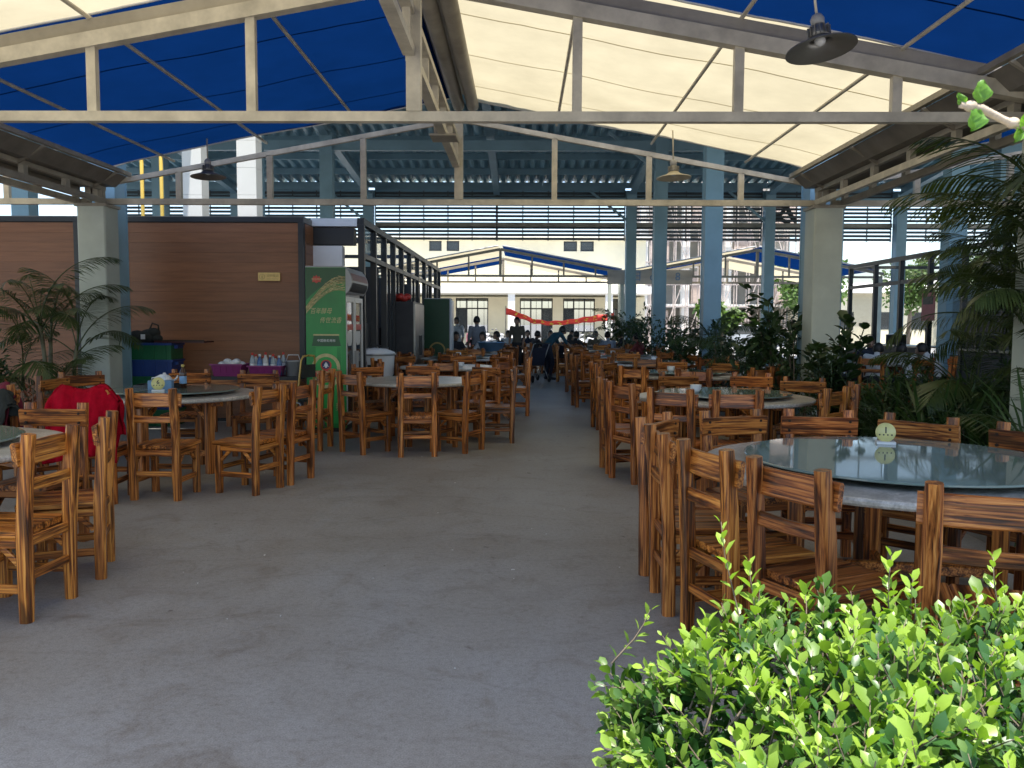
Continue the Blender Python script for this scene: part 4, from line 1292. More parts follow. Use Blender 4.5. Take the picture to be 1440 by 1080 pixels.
chair_posts((.888, 8.023), (1.053, 7.705), MR, mid + "nearer of the two side-on by the aisle")
chair_posts((1.13, 7.26), (1.433, 7.05), MR, mid + "left one with its back to us", True)
chair_posts((1.64, 6.99), (2.02, 7.02), MR, mid + "right one with its back to us", True)
chair_posts((1.60, 9.55), (1.99, 9.6), MR, mid + "facing us on the far side, left", True)
chair_posts((2.45, 9.6), (2.83, 9.5), MR, mid + "facing us on the far side, right", True)
chair_posts((2.83, 8.88), (3.14, 8.68), MR, mid + "facing us by the thick-leaved plant", True)
chair_posts((2.66, 7.20), (2.92, 7.46), MR, mid + "side-on with a dark rail, nearest the plants", True)
chair_posts((3.12, 7.72), (3.2, 8.06), MR, mid + "edge-on at its right before the plants", True)
nl = "pine chair at the left edge table, "
chair_posts((-2.469, 3.986), (-2.447, 4.417), NL, nl + "nearest to us with tall grainy back posts")
chair_posts((-2.46, 4.735), (-2.587, 5.082), NL, nl + "edge-on beside the hanging red jacket")
chair_posts((-3.362, 5.62), (-3.006, 5.60), NL, nl + "facing us with a pale bolted rail", True)
chair_posts((-4.1, 5.55), (-4.42, 5.3), NL, nl + "on the far side beyond the frame", True)
chair_posts((-3.0, 3.45), (-3.4, 3.4), NL, nl + "on the near side beyond the frame", True)
wl = "pine chair at the plank wall table, "
chair_posts((-3.264, 6.872), (-2.901, 6.856), L1, wl + "its back straight to us")
chair_posts((-2.311, 7.078), (-2.199, 7.458), L1, wl + "turned side-on with its whole seat showing")
chair_posts((-2.136, 7.561), (-2.042, 7.919), L1, wl + "second side-on one, nearer the cooler")
chair_posts((-4.069, 9.671), (-3.721, 9.703), L1, wl + "facing us in front of the stacked crates", True)
chair_posts((-3.263, 9.594), (-2.87, 9.631), L1, wl + "facing us in front of the bottle basket", True)
chair_posts((-5.05, 9.0), (-4.76, 9.25), L1, wl + "facing us by the palm at left", True)
chair_posts((-3.745, 6.65), (-3.365, 6.67), L1, wl + "under a bright red jacket", True)
chair_posts((-4.78, 7.36), (-4.47, 7.16), L1, wl + "under maroon and black jackets", True)
chair_posts((-4.88, 8.35), (-4.85, 8.72), L1, wl + "tucked in, yellow basket on the seat")
cl = "pine chair at the green cooler table, "
chair_posts((-2.36, 9.62), (-2.33, 9.97), (-3.5, 9.8), cl + "edge-on in front of the printed can")
chair_posts((-1.351, 9.189), (-.983, 9.253), L2, cl + "its back straight to us")
chair_posts((-1.80, 9.322), (-2.098, 9.573), L2, cl + "at its left, seat turned to the table")
chair_posts((-.652, 9.472), (-.48, 9.804), L2, cl + "at its right front corner")
chair_posts((-.121, 10.351), (-.13, 10.70), L2, cl + "on its aisle side, full side view")
chair_posts((-2.27, 11.05), (-1.95, 11.28), L2, cl + "facing us beside the cooler door", True)
chair_posts((-1.56, 11.5), (-1.19, 11.5), L2, cl + "facing us on the far side", True)
chair_posts((-.62, 11.38), (-.30, 11.15), L2, cl + "facing us on the far right side", True)
DIRN = ["near side", "near aisle corner", "aisle side", "far aisle corner", "far side", "far outer corner", "outer side", "near outer corner"]
rnd = random.Random(11)
for (sd, nth, x, y) in FAR:
    sg_ = 1 if sd == "left" else -1
    for k in range(8):
        a = -PI / 2 + sg_ * k * PI / 4 + rnd.uniform(-.13, .13)
        r = 1.0 + rnd.uniform(0, .22)
        cx_, cy_ = x + r * math.cos(a), y + r * math.sin(a)
        put_chair(cx_, cy_, a + PI / 2 + rnd.uniform(-.2, .2), "pine chair at the %s table %s of the aisle, %s" % (nth, sd, DIRN[k]), y > 14.5)

# ------------------------------------------------------------------ things on the tables
def number_disc(x, y, z, r, rz, ch, label):
    t = thing("number_disc", label, "number sign", (x, y, z), rz, "round table numbers")
    mb = MB(); mb.lathe([(0, -.006), (r, -.006), (r + .002, 0), (r, .006), (0, .006)], 32)
    o = mb.build("disc", DISCY, t, (0, 0, r + .012)); o.rotation_euler = (PI / 2 - R(8), 0, 0)
    text("numeral", ch, r * .95, INK, o, (0, r * .2, .0068), (0, 0, 0), .0004, bold=.001)
    for i in range(4):
        mb = MB(); mb.disc((-r * .62 + r * .41 * i, -r * .28, .0069), r * .09, 10); mb.build("small_mark", INK, o)
    mb = MB(); mb.stick([(-r * .8, -.035, .006), (-r * .8, .035, .006)], .02, .012, (0, 0, 1), .002)
    mb = MB(); mb.b2(-r * .95, r * .95, -.04, .03, 0, .014); mb.build("base", WHITE, t)
    return t
number_disc(2.05, 4.66, TZ + .0445, .052, R(-14), "1", "round yellow number disc reading 1 on the near right turntable")
number_disc(-3.52, 7.95, TZ + .0445, .06, R(20), "6", "round yellow number disc on the turntable by the plank wall")
tb = thing("tissue_box", "light blue tissue box behind the left number disc", "tissue box", (-3.58, 8.15, TZ + .0445), R(12))
MB().b2(-.11, .11, -.06, .06, 0, .09).build("carton", LTBLUE, tb)
mb = MB(); mb.add([(-.04, 0, .088), (.04, 0.01, .088), (.05, -.01, .13), (0, .02, .15), (-.05, .0, .125)], [(0, 1, 2, 3, 4)]); mb.build("tissue", WHITE, tb)
tr = thing("serving_tray", "dark tray on the turntable by the plank wall", "tray", (-3.72, 8.45, TZ + .0445), R(8))
mb = MB(); mb.b2(-.22, .22, -.15, .15, 0.0, .008); mb.build("base", BLACK, tr)
for q in range(4):
    mb = MB(); a = q * PI / 2
    if q % 2 == 0: mb.b2(-.22, .22, (-.15 if q else .14), (-.14 if q else .15), .008, .03)
    else: mb.b2((-.22 if q == 1 else .21), (-.21 if q == 1 else .22), -.14, .14, .008, .03)
    mb.build("rim", BLACK, tr)
tp = thing("teapot", "white teapot tilted on the dark tray", "teapot", (-3.66, 8.42, TZ + .054), R(30))
mb = MB(); mb.lathe([(0, 0), (.05, 0), (.075, .03), (.078, .07), (.05, .11), (.02, .12), (.012, .14), (0, .142)], 20); mb.build("body", WHITE, tp)
mb = MB(); mb.tube([(.07, 0, .05), (.11, 0, .07), (.13, 0, .11)], [.014, .011, .007], 8); mb.build("spout", WHITE, tp)
mb = MB(); mb.tube([(-.07, 0, .03), (-.12, 0, .05), (-.12, 0, .09), (-.065, 0, .095)], .006, 6); mb.build("handle", WHITE, tp)
def bottle(x, y, z, h, r, body, cap, label, grp=None):
    t = thing("bottle", label, "bottle", (x, y, z), 0, grp)
    mb = MB(); mb.lathe([(0, 0), (r, 0), (r, h * .62), (r * .9, h * .7), (r * .4, h * .85), (r * .38, h * .9), (0, h * .9)], 14); mb.build("flask", body, t)
    mb = MB(); mb.lathe([(0, h * .895), (r * .48, h * .895), (r * .48, h), (0, h)], 12); mb.build("cap", cap, t)
    mb = MB(); mb.lathe([(r * 1.01, h * .2), (r * 1.02, h * .22), (r * 1.02, h * .5), (r * 1.01, h * .52)], 14); mb.build("label_band", WHITE if cap is REDP else LTBLUE, t)
    return t
bottle(-3.42, 8.3, TZ + .0445, .24, .035, mat_plain("brown_sauce_glass", (.05, .018, .008), .15), YELLOWC, "brown sauce bottle with yellow cap by the tissue box")
# shelf-table by the plank wall with basket and bottles
sd = thing("side_table", "dark topped side table against the brown plank wall", "table", (-3.66, 11.55, 0))
MB().b2(-.62, .62, -.36, .36, .72, .765).build("top", DARK, sd)
MB().b2(-.60, .60, -.34, .34, .63, .718).build("apron", WX, sd)
for x in (-.56, .56):
    for y in (-.3, .3):
        MB().b2(x - .035, x + .035, y - .035, y + .035, 0, .63).build("leg", WZ, sd)
def basket(x, y, z, w, d, h, m, label, cat="basket", name="plastic_basket"):
    t = thing(name, label, cat, (x, y, z))
    k = .85
    mb = MB()
    o0 = [(-w/2*k, -d/2*k, 0), (w/2*k, -d/2*k, 0), (w/2*k, d/2*k, 0), (-w/2*k, d/2*k, 0)]
    o1 = [(-w/2, -d/2, h), (w/2, -d/2, h), (w/2, d/2, h), (-w/2, d/2, h)]
    i1 = [(a * .95, b * .95, h) for a, b, c in o1]; i0 = [(a * .93, b * .93, .012) for a, b, c in o0]
    mb.add(o0 + o1 + i1 + i0, [(3, 2, 1, 0)] + [(q, (q + 1) % 4, 4 + (q + 1) % 4, 4 + q) for q in range(4)] + [(4 + q, 4 + (q + 1) % 4, 8 + (q + 1) % 4, 8 + q) for q in range(4)] + [(8 + q, 8 + (q + 1) % 4, 12 + (q + 1) % 4, 12 + q) for q in range(4)] + [(12, 13, 14, 15)])
    mb.build("shell", m, t)
    for (a, b) in (((-w/2 - .012, -d/2 - .012), (w/2 + .012, -d/2 - .012)), ((-w/2 - .012, d/2 + .012), (w/2 + .012, d/2 + .012))):
        MB().bar((a[0], a[1], h), (b[0], b[1], h), .024, .02).build("rim", m, t)
    for q in range(5):
        x_ = -w/2*.8 + w*.8*q/4
        MB().bar((x_, -d/2*k*1.01, .02), (x_, -d/2*1.01, h - .02), .012, .008, (0, 1, 0)).build("rib", m, t)
    return t
basket(-4.02, 11.35, .766, .42, .32, .16, PURPLE, "magenta plastic basket on the side table, left")
basket(-3.5, 11.38, .766, .46, .34, .14, PURPLE, "magenta plastic basket full of bottles on the side table")
rnd = random.Random(21)
BCOL = [BOTTLE, mat_plain("blue_bottle", (.05, .12, .3), .2), mat_plain("milky_bottle", (.5, .5, .5), .3)]
for q in range(10):
    x, y = -3.68 + .09 * (q % 5), 11.28 + .16 * (q // 5)
    bottle(x + rnd.uniform(-.012, .012), y, .781, rnd.uniform(.25, .33), .036, BCOL[q % 3], REDP if q % 3 != 1 else WHITE,
           "%s bottle standing %s in the magenta basket, %s row" % (("clear red-capped", "blue", "milky red-capped")[q % 3], ("at the left end", "second from left", "in the middle", "fourth from left", "at the right end")[q % 5], ("front", "back")[q // 5]), "bottles in the basket")
mb = MB(); rnd = random.Random(8)
for q in range(7): mb.ell((-.12 + .04 * q, rnd.uniform(-.05, .05), .02 + .02 * (q % 3)), (.06, .07, .045), 10, 7)
tag(mb.build("cloth_rag", WHITE, None, (-4.0, 11.35, .90)), "white rag heaped in the left magenta basket", "rag")
bc = thing("clear_bucket", "pale plastic bucket at the right end of the side table", "bucket", (-3.16, 11.4, .766))
mb = MB(); mb.lathe([(0, 0), (.085, 0), (.1, .2), (.106, .2), (.106, .212), (.098, .212), (.085, .01), (0, .01)], 20); mb.build("pail", GREYP, bc)
mb = MB(); mb.tube([(-.1, 0, .2), (-.07, 0, .29), (.07, 0, .29), (.1, 0, .2)], .005, 6); mb.build("handle", WHITE, bc)
# crates
CR = [(GREENC, "green"), (BLUEC, "blue"), (GREENC, "green"), (BLUEC, "blue"), (GREENC, "green")]
def crate(x, y, z, m, rim, label):
    t = thing("plastic_crate", label, "crate", (x, y, z), random.uniform(-.03, .03), "stacked plastic crates by the plank wall")
    w, d, h = .70, .46, .238
    MB().b2(-w/2 + .02, w/2 - .02, -d/2 + .02, d/2 - .02, 0, h - .03).build("tub", m, t)
    MB().b2(-w/2, w/2, -d/2, d/2, h - .032, h).build("rim", rim, t)
    for q in range(4):
        x_ = -w/2 + .1 + (w - .2) * q / 3
        MB().b2(x_ - .012, x_ + .012, -d/2 + .006, -d/2 + .02, .0, h - .033).build("rib", m, t)
    for s in (-1, 1):
        MB().b2(s * w/2 - .03, s * w/2 + .03, -.1, .1, h - .08, h - .033).build("handle", rim, t)
for i, (m, nm) in enumerate(CR):
    crate(-5.36, 12.02, .002 + .24 * i, m, BLUEC if i == 4 else m, "%s plastic crate, %s of the stack by the brown wall" % (nm, ("bottom one", "second from bottom", "middle one", "second from top", "topmost")[i]))
bg = thing("black_bag", "black bag with a white tag slumped on the crate stack", "bag", (-5.50, 12.0, 1.203))
mb = MB(); rnd = random.Random(4)
for (x, y, z, r) in ((-.1, 0, .08, .13), (.06, .02, .09, .14), (.14, 0, .14, .1), (0, .05, .05, .15), (.2, -.02, .06, .08)): mb.ell((x, y, z), (r, r * .9, r * .75), 12, 8)
mb.build("sack", BLACKC, bg)
MB().b2(.02, .08, -.15, -.14, .05, .12).build("paper_tag", WHITE, bg)
mb = MB(); mb.tube([(.1, -.02, .2), (.14, -.03, .28), (.22, -.02, .25), (.22, 0, .16)], .012, 7); mb.build("strap", BLACKC, bg)
wt = thing("wooden_tray", "dark red board lying across the top of the crate stack", "board", (-4.98, 12.02, 1.205))
MB().b2(-.3, .42, -.19, .19, 0, .02).build("board", mat_plain("dark_red_lacquer", (.06, .012, .014), .4), wt)
MB().b2(-.3, .42, -.19, -.175, .02, .04).build("lip", BOLT, wt)
basket(-4.62, 8.55, .463, .22, .2, .2, YELLOWC, "small yellow basket on the tucked-in chair seat", "basket", "yellow_basket")
# folding chair by the cooler
fc = thing("folding_chair", "yellowish metal tube chair frame leaning by the cooler", "chair", (-2.86, 10.9, 0), R(68))
for s in (-1, 1):
    mb = MB(); mb.tube([(s * .17, .14, 0), (s * .165, .02, .45), (s * .15, -.04, 1.0), (s * .12, -.05, 1.06), (0, -.05, 1.07)], .014, 8)
    mb.build("back_tube", mat_plain("ochre_tube", (.5, .33, .09), .35, .3) if s < 0 else bpy.data.materials["ochre_tube"], fc)
    mb = MB(); mb.tube([(s * .19, -.2, 0), (s * .18, -.04, .45), (s * .18, .16, .47)], .013, 8); mb.build("leg_tube", STAIN, fc)
MB().b2(-.17, .17, -.1, .2, .47, .5).build("seat", BLACKC, fc)
MB().b2(-.14, .14, -.055, -.04, .78, .95).build("backrest", BLACKC, fc)
# blue tub on a far table
bt = thing("blue_tub", "light blue plastic tub heaped with bowls on a left far table", "tub", (-.75, 20.1, TZ + .045))
mb = MB(); mb.lathe([(0, 0), (.24, 0), (.33, .2), (.35, .2), (.35, .22), (.32, .22), (.235, .015), (0, .015)], 28); mb.build("basin", LTBLUE, bt)
for q in range(5):
    mb = MB(); a = q * 1.3; mb.lathe([(0, .06), (.05, .06), (.09, .13), (.085, .13), (.05, .07), (0, .07)], 14, (.13 * math.cos(a), .13 * math.sin(a), .05 + .02 * q)); mb.build("bowl", WHITE, bt)
for i, (x, y, z) in enumerate(((-1.0, 13.5, TZ), (2.1, 11.7, TZ + .0445), (2.4, 15.1, TZ + .0445), (2.0, 18.3, TZ + .0445), (-1.3, 16.9, TZ + .0445), (1.7, 8.1, TZ + .0445))):
    w_ = ("third left", "third right", "fourth right", "fifth right", "fourth left", "second right")[i]
    t = thing("bowl_stack", "short stack of white bowls on the %s table" % w_, "bowls", (x, y, z), 0, "white bowl stacks on tables")
    for q in range(3):
        mb = MB(); mb.lathe([(0, 0), (.03, 0), (.058, .045), (.055, .045), (.028, .006), (0, .006)], 18, (0, 0, .016 * q)); mb.build("bowl", WHITE, t)

# ------------------------------------------------------------------ jackets over chair backs
def jacket(x, y, rz, w, z0, drop_back, drop_front, m, name, label, seed, sleeves=True, lean=0):
    """cloth laid over a chair back: sheet folded over the rail, with creases"""
    t = thing(name, label, "jacket", (x, y, 0), rz)
    NX, NZ = 64, 44
    mb = MB(); vs = []
    for j in range(NZ + 1):
        s = j / NZ
        for i in range(NX + 1):
            u = i / NX * 2 - 1
            L = drop_back + drop_front
            d = s * L
            edge = abs(u)
            top = z0 - .16 * max(0, edge - .62) ** 1.1 * 2.0 - .035 * math.cos(u * 2.6) ** 2
            if d < drop_back:
                k = (drop_back - d) / drop_back       # 1 hem .. 0 top
                zz = top + (z0 - drop_back + .05 * math.sin(u * 2 + seed) - top) * k
                yy = -.075 - .06 * k
                flare = 1 + .05 * k
            else:
                k = (d - drop_back) / drop_front
                zz = top + (z0 - drop_front - top) * k
                yy = .045 + .05 * k
                flare = 1 + .06 * k
            rnd_top = max(0, 1 - abs(d - drop_back) / .06)
            yy = yy * (1 - rnd_top) + (-.015) * rnd_top
            f = (.05 * (1 - abs(math.sin(u * 5.2 + seed + .5 * k)) ** .7) - .02) * (.2 + k) + .014 * math.sin(u * 13 + seed + 2 * k) * (.3 + k) + .012 * mnoise.noise(Vector((u * 9, s * 7, seed + 2))) + .006 * mnoise.noise(Vector((u * 20 + s * 6, s * 14, seed))) + .04 * mnoise.noise(Vector((u * 3, s * 5, seed))) + .012 * math.sin(u * 21 + seed * 2 + k * 3) * k
            vs.append((u * w / 2 * flare + .02 * mnoise.noise(Vector((u * 2, s * 4, seed + 9))), yy + f * (1 if yy > 0 else -1) - abs(u) ** 3 * .03 * (-1 if yy > 0 else 1) * -1, zz + .03 * mnoise.noise(Vector((u * 2.2, s * 1.5, seed + 3))) * k))
    fs = [(j * (NX + 1) + i, j * (NX + 1) + i + 1, (j + 1) * (NX + 1) + i + 1, (j + 1) * (NX + 1) + i) for j in range(NZ) for i in range(NX)]
    mb.add(vs, fs, 0, True)
    o = mb.build("body_cloth", m, t)
    so = o.modifiers.new("thickness", 'SOLIDIFY'); so.thickness = .012
    if sleeves:
        for s in (-1, 1):
            mb = MB(); pts = []
            for i in range(9):
                a = i / 8
                pts.append((s * (w / 2 - .10 + .05 * math.sin(a * 2.2 + seed)), .055 + .07 * a + .02 * math.sin(a * 6), z0 - .10 - a * .46))
            mb.tube(pts, [.02, .045, .05, .048, .05, .046, .047, .042, .04], 12)
            mb.build("sleeve", m, t)
    return t
jacket(-3.555, 6.66, R(3), .56, 1.0, .62, .42, REDC, "red_jacket", "bright red jacket hung over a chair back left of the aisle", 1.3)
jacket(-4.63, 7.27, R(-33), .48, .985, .6, .4, MAROON, "maroon_jacket", "maroon jacket over a chair back at the left edge", 4.1)
jacket(-4.56, 7.14, R(-30), .40, .93, .5, .25, BLACKC, "charcoal_jacket", "charcoal jacket hung over the maroon one", 7.7, False)

# ================================================================== PLANTS
def blade(mb, base, d, up, L, w, droop, n=4, fold=.25):
    """one narrow arching leaf strip"""
    d = d.normalized(); side = d.cross(up)
    if side.length < 1e-3: side = Vector((1, 0, 0))
    side.normalize()
    vs = []; p = base.copy(); dr = d.copy()
    for i in range(n + 1):
        a = i / n
        ww = w * (.55 + 1.5 * a * (1 - a) * 1.6) * (1 if a < 1 else .05)
        if i == n: ww = w * .06
        vs += [p - side * ww, p + side * ww]
        p = p + dr * (L / n)
        dr = (dr + Vector((0, 0, -droop / n))).normalized()
    b = len(mb.v); mb.v += [tuple(v) for v in vs]
    for i in range(n):
        mb.f.append((b + 2 * i, b + 2 * i + 1, b + 2 * i + 3, b + 2 * i + 2)); mb.m.append(0); mb.smooth.append(True)

def frond_mesh(seed, L=1.3, pairs=34, mat=None, leafL=.34):
    """arching pinnate palm frond growing from origin outward along +X, upward first"""
    rnd = random.Random(seed)
    mb = MB(); pts = []; p = Vector((0, 0, 0)); ang = R(72); n = 16
    for i in range(n + 1):
        pts.append(p.copy())
        ang2 = ang - R(95) * (i / n) ** 1.35
        p = p + Vector((math.cos(ang2), .02 * math.sin(i * .5 + seed), math.sin(ang2))) * (L / n)
    mb.tube(pts, [.011 - .009 * i / n for i in range(n + 1)], 5)
    m0 = len(mb.f)
    for k in range(pairs):
        a = .24 + .76 * (k + .5) / pairs
        f = a * n; i = min(n - 1, int(f)); fr_ = f - i
        q = pts[i].lerp(pts[i + 1], fr_); t = (pts[i + 1] - pts[i]).normalized()
        for s in (-1, 1):
            sd_ = Vector((0, s, 0))
            upv = t.cross(Vector((0, 1, 0))) * -1
            dirn = (sd_ * (1.0 - .35 * a) + t * (.55 + .5 * a) + upv * (.28 + rnd.uniform(-.12, .12))).normalized()
            ll = leafL * (math.sin(PI * min(1, .16 + a * .8)) ** .7) * rnd.uniform(.85, 1.1)
            blade(mb, q, dirn, Vector((0, 0, 1)) + t * -.2, ll * 1.15, .0068, rnd.uniform(.5, 1.1), 5)
    return mb.mesh("frond", mat or LEAF_PALM)
FRONDS = [frond_mesh(s) for s in (1, 2, 3, 4)]
def palm(name, label, loc, stems, group="palms among the tables", sc=1.0):
    """stems: list of (dx, dy, lean_x, lean_y, height, fronds, frond scale)"""
    t = thing(name, label, "palm", loc, 0, group)
    rnd = random.Random(int(abs(loc[0]) * 100 + loc[1] * 10))
    for (dx, dy, lx, ly, h, nf, fs) in stems:
        pts = [(dx + lx * a * a, dy + ly * a * a, h * a) for a in (0, .25, .5, .75, 1)]
        mb = MB(); mb.tube(pts, [.034, .03, .027, .025, .022], 10)
        mb.build("stem", PALMSTEM, t)
        for k in range(nf):
            a = k * 2.4 + rnd.uniform(-.3, .3) + dx * 7
            tilt = R(rnd.uniform(-14, 30)) + R(34) * (k / max(1, nf - 1)) - R(18)
            o = part(FRONDS[rnd.randrange(4)], "frond", t, (dx + lx, dy + ly, h - .02 * k))
            s_ = fs * rnd.uniform(.82, 1.12)
            o.scale = (s_, s_, s_)
            o.rotation_euler = (rnd.uniform(-.2, .2), tilt, a)
    return t
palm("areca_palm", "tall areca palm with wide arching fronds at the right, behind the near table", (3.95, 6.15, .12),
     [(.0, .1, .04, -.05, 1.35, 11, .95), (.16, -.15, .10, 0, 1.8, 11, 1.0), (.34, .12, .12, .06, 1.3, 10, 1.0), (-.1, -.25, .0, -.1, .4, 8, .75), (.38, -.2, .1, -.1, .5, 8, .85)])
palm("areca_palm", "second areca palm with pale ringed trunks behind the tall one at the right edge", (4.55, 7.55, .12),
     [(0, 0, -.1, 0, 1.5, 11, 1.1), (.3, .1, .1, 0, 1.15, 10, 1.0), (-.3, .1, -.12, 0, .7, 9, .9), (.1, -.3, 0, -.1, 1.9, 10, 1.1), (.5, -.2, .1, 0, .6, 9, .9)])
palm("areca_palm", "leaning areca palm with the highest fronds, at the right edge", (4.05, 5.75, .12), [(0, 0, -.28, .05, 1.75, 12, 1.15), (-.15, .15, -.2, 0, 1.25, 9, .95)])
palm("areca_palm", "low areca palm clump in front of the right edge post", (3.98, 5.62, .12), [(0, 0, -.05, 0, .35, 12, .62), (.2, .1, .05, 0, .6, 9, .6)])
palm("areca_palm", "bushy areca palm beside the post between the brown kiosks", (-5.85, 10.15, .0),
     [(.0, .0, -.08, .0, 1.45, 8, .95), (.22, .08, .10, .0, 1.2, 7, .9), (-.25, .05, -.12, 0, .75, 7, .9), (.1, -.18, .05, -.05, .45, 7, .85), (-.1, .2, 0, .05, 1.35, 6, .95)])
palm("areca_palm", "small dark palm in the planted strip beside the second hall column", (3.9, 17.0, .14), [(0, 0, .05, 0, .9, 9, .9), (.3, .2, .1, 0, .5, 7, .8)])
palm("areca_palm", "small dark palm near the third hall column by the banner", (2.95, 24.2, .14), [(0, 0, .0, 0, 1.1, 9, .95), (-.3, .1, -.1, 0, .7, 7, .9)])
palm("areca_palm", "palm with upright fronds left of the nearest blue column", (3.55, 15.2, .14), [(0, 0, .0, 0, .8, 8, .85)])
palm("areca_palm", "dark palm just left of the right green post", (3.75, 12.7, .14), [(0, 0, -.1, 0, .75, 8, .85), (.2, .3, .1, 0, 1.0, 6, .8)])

def leaf_quad(mb, p, d, nrm, L, W, tint=None, tl=None):
    """ovate leaf of 6 points with a folded midrib"""
    d = d.normalized(); s = d.cross(nrm)
    if s.length < 1e-4: s = d.orthogonal()
    s.normalize(); n = s.cross(d)
    b = len(mb.v)
    mb.v += [tuple(p), tuple(p + d * L * .28 + s * W * .42 + n * W * .12), tuple(p + d * L * .68 + s * W * .47 + n * W * .10 - n * L * .03), tuple(p + d * L - n * L * .12),
             tuple(p + d * L * .68 - s * W * .47 + n * W * .10 - n * L * .03), tuple(p + d * L * .28 - s * W * .42 + n * W * .12), tuple(p + d * L * .55 - n * L * .01)]
    for f in ((0, 1, 6), (1, 2, 6), (2, 3, 6), (3, 4, 6), (4, 5, 6), (5, 0, 6)):
        mb.f.append(tuple(b + i for i in f)); mb.m.append(0); mb.smooth.append(True)
    if tl is not None: tl += [tint] * 7

def rvec(rnd):
    while True:
        v = Vector((rnd.uniform(-1, 1), rnd.uniform(-1, 1), rnd.uniform(-1, 1)))
        if .05 < v.length < 1: return v.normalized()

def bush(name, label, loc, rx, ry, h, nleaf, L, W, mat, seed, cat="bush", group=None, stems=7):
    """leafy bush: woody stems, leaf sprays through the volume, uneven outline"""
    t = thing(name, label, cat, loc, 0, group)
    rnd = random.Random(seed)
    st_, fo = MB(), MB()
    for k in range(stems):
        a = rnd.uniform(0, 2 * PI); e = rnd.uniform(.3, .95)
        tip = Vector((rx * e * math.cos(a), ry * e * math.sin(a), h * rnd.uniform(.65, 1.0)))
        b0 = Vector((rx * .2 * math.cos(a), ry * .2 * math.sin(a), 0))
        mid_ = b0.lerp(tip, .5) + Vector((0, 0, h * .08))
        st_.tube([b0, mid_, tip], [.014, .010, .004], 5)
        nsp = max(3, nleaf // (stems * 9))
        for q in range(nsp):
            u = rnd.uniform(.2, 1.0)
            c = (b0.lerp(mid_, u * 2) if u < .5 else mid_.lerp(tip, u * 2 - 1)) + rvec(rnd) * rnd.uniform(.0, .32) * min(rx, h)
            c.z = max(.05, c.z)
            out = (Vector((c.x / rx, c.y / ry, .55)) + rvec(rnd) * .7).normalized()
            for l in range(9):
                d = (out + rvec(rnd) * .9).normalized()
                leaf_quad(fo, c + out * rnd.uniform(0, L * 2) + rvec(rnd) * L * .3, d, rvec(rnd) + Vector((0, 0, 1.2)), L * rnd.uniform(.7, 1.2), W * rnd.uniform(.8, 1.15))
    st_.build("branches", BARK, t, kind="stuff")
    o = fo.build("foliage", mat, t); o["kind"] = "stuff"
    return t
# planted strip along the column row
kb = MB()
kb.b2(3.28, 3.36, 9.4, 29.6, 0, .16); kb.b2(4.62, 4.70, 9.4, 29.6, 0, .16); kb.b2(3.36, 4.62, 9.4, 9.48, 0, .16)
tag(kb.build("planter_kerb", KERB), "low grey kerb round the planted strip along the blue columns", "kerb")
struct("planting_soil", sheet(3.36, 4.62, 9.48, 29.6, .12, 2, 20), SOIL)
PB = [(3.62, 10.1, .3, .4, 0.95, 600, .07, .03), (3.6, 10.8, .3, .4, 1.2, 600, .08, .035), (3.6, 12.0, .6, .6, 1.25, 1200, .07, .03), (4.2, 13.2, .6, .6, 1.35, 1000, .09, .035),
      (3.5, 14.2, .6, .6, 1.15, 1100, .07, .03), (4.1, 15.8, .6, .7, 1.4, 1000, .09, .04), (3.45, 16.3, .6, .7, 1.2, 900, .08, .035), (3.6, 18.4, .6, .8, 1.25, 900, .1, .04),
      (3.5, 20.5, .7, .9, 1.4, 900, .1, .04), (3.5, 22.6, .7, .9, 1.5, 900, .11, .045), (3.3, 25.4, .7, .9, 1.6, 900, .12, .05), (3.5, 28.0, .8, 1.0, 1.6, 800, .13, .05)]
ORD = ["nearest", "second", "third", "fourth", "fifth", "sixth", "seventh", "eighth", "ninth", "tenth", "eleventh", "farthest"]
for i, (x, y, rx, ry, h, n, L, W) in enumerate(PB):
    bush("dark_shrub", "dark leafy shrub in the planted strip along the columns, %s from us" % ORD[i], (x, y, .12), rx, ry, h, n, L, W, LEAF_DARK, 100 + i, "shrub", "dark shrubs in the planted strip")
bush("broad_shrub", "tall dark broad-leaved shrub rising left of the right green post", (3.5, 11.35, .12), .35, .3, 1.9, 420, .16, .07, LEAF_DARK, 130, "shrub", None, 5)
# thick-leaved upright plant in front of the right post
tk = thing("thick_leaved_plant", "dark upright plant with paired round leaves before the right green post", "plant", (3.36, 8.95, 0))
rnd = random.Random(77)
stm, nl_ = MB(), 0
mb = MB(); mb.lathe([(0, 0), (.15, 0), (.19, .3), (.2, .3), (.2, .33), (.175, .33), (.17, .3), (0, .3)], 24); mb.build("pot", KERB, tk)
lf = MB(); leaf_quad(lf, Vector((0, 0, 0)), Vector((0, 1, 0)), Vector((0, 0, 1)), .15, .10); LFM = lf.mesh("leaf", LEAF_DARK)
for k in range(14):
    a = k * 2.4; e = rnd.uniform(.08, .30); h = rnd.uniform(.85, 1.3)
    pts = [Vector((.05 * math.cos(a), .05 * math.sin(a), .3)), Vector((e * .5 * math.cos(a), e * .5 * math.sin(a), .3 + h * .5)), Vector((e * 1.2 * math.cos(a), e * 1.2 * math.sin(a), .3 + h))]
    stm.tube(pts, [.012, .010, .006], 6)
    for q in range(10):
        u = .14 + .86 * q / 9
        p = pts[0].lerp(pts[1], u * 2) if u < .5 else pts[1].lerp(pts[2], u * 2 - 1)
        for s in (-1, 1):
            if nl_ >= 280: continue
            nl_ += 1
            o = part(LFM, "leaf", tk, p)
            o.rotation_euler = (R(38) + rnd.uniform(-.25, .25), rnd.uniform(-.5, .5), a + (q % 2) * PI / 2 + s * PI / 2 + rnd.uniform(-.3, .3))
            o.scale = (rnd.uniform(.8, 1.15),) * 3
stm.build("stems", LEAF_DARK, tk)

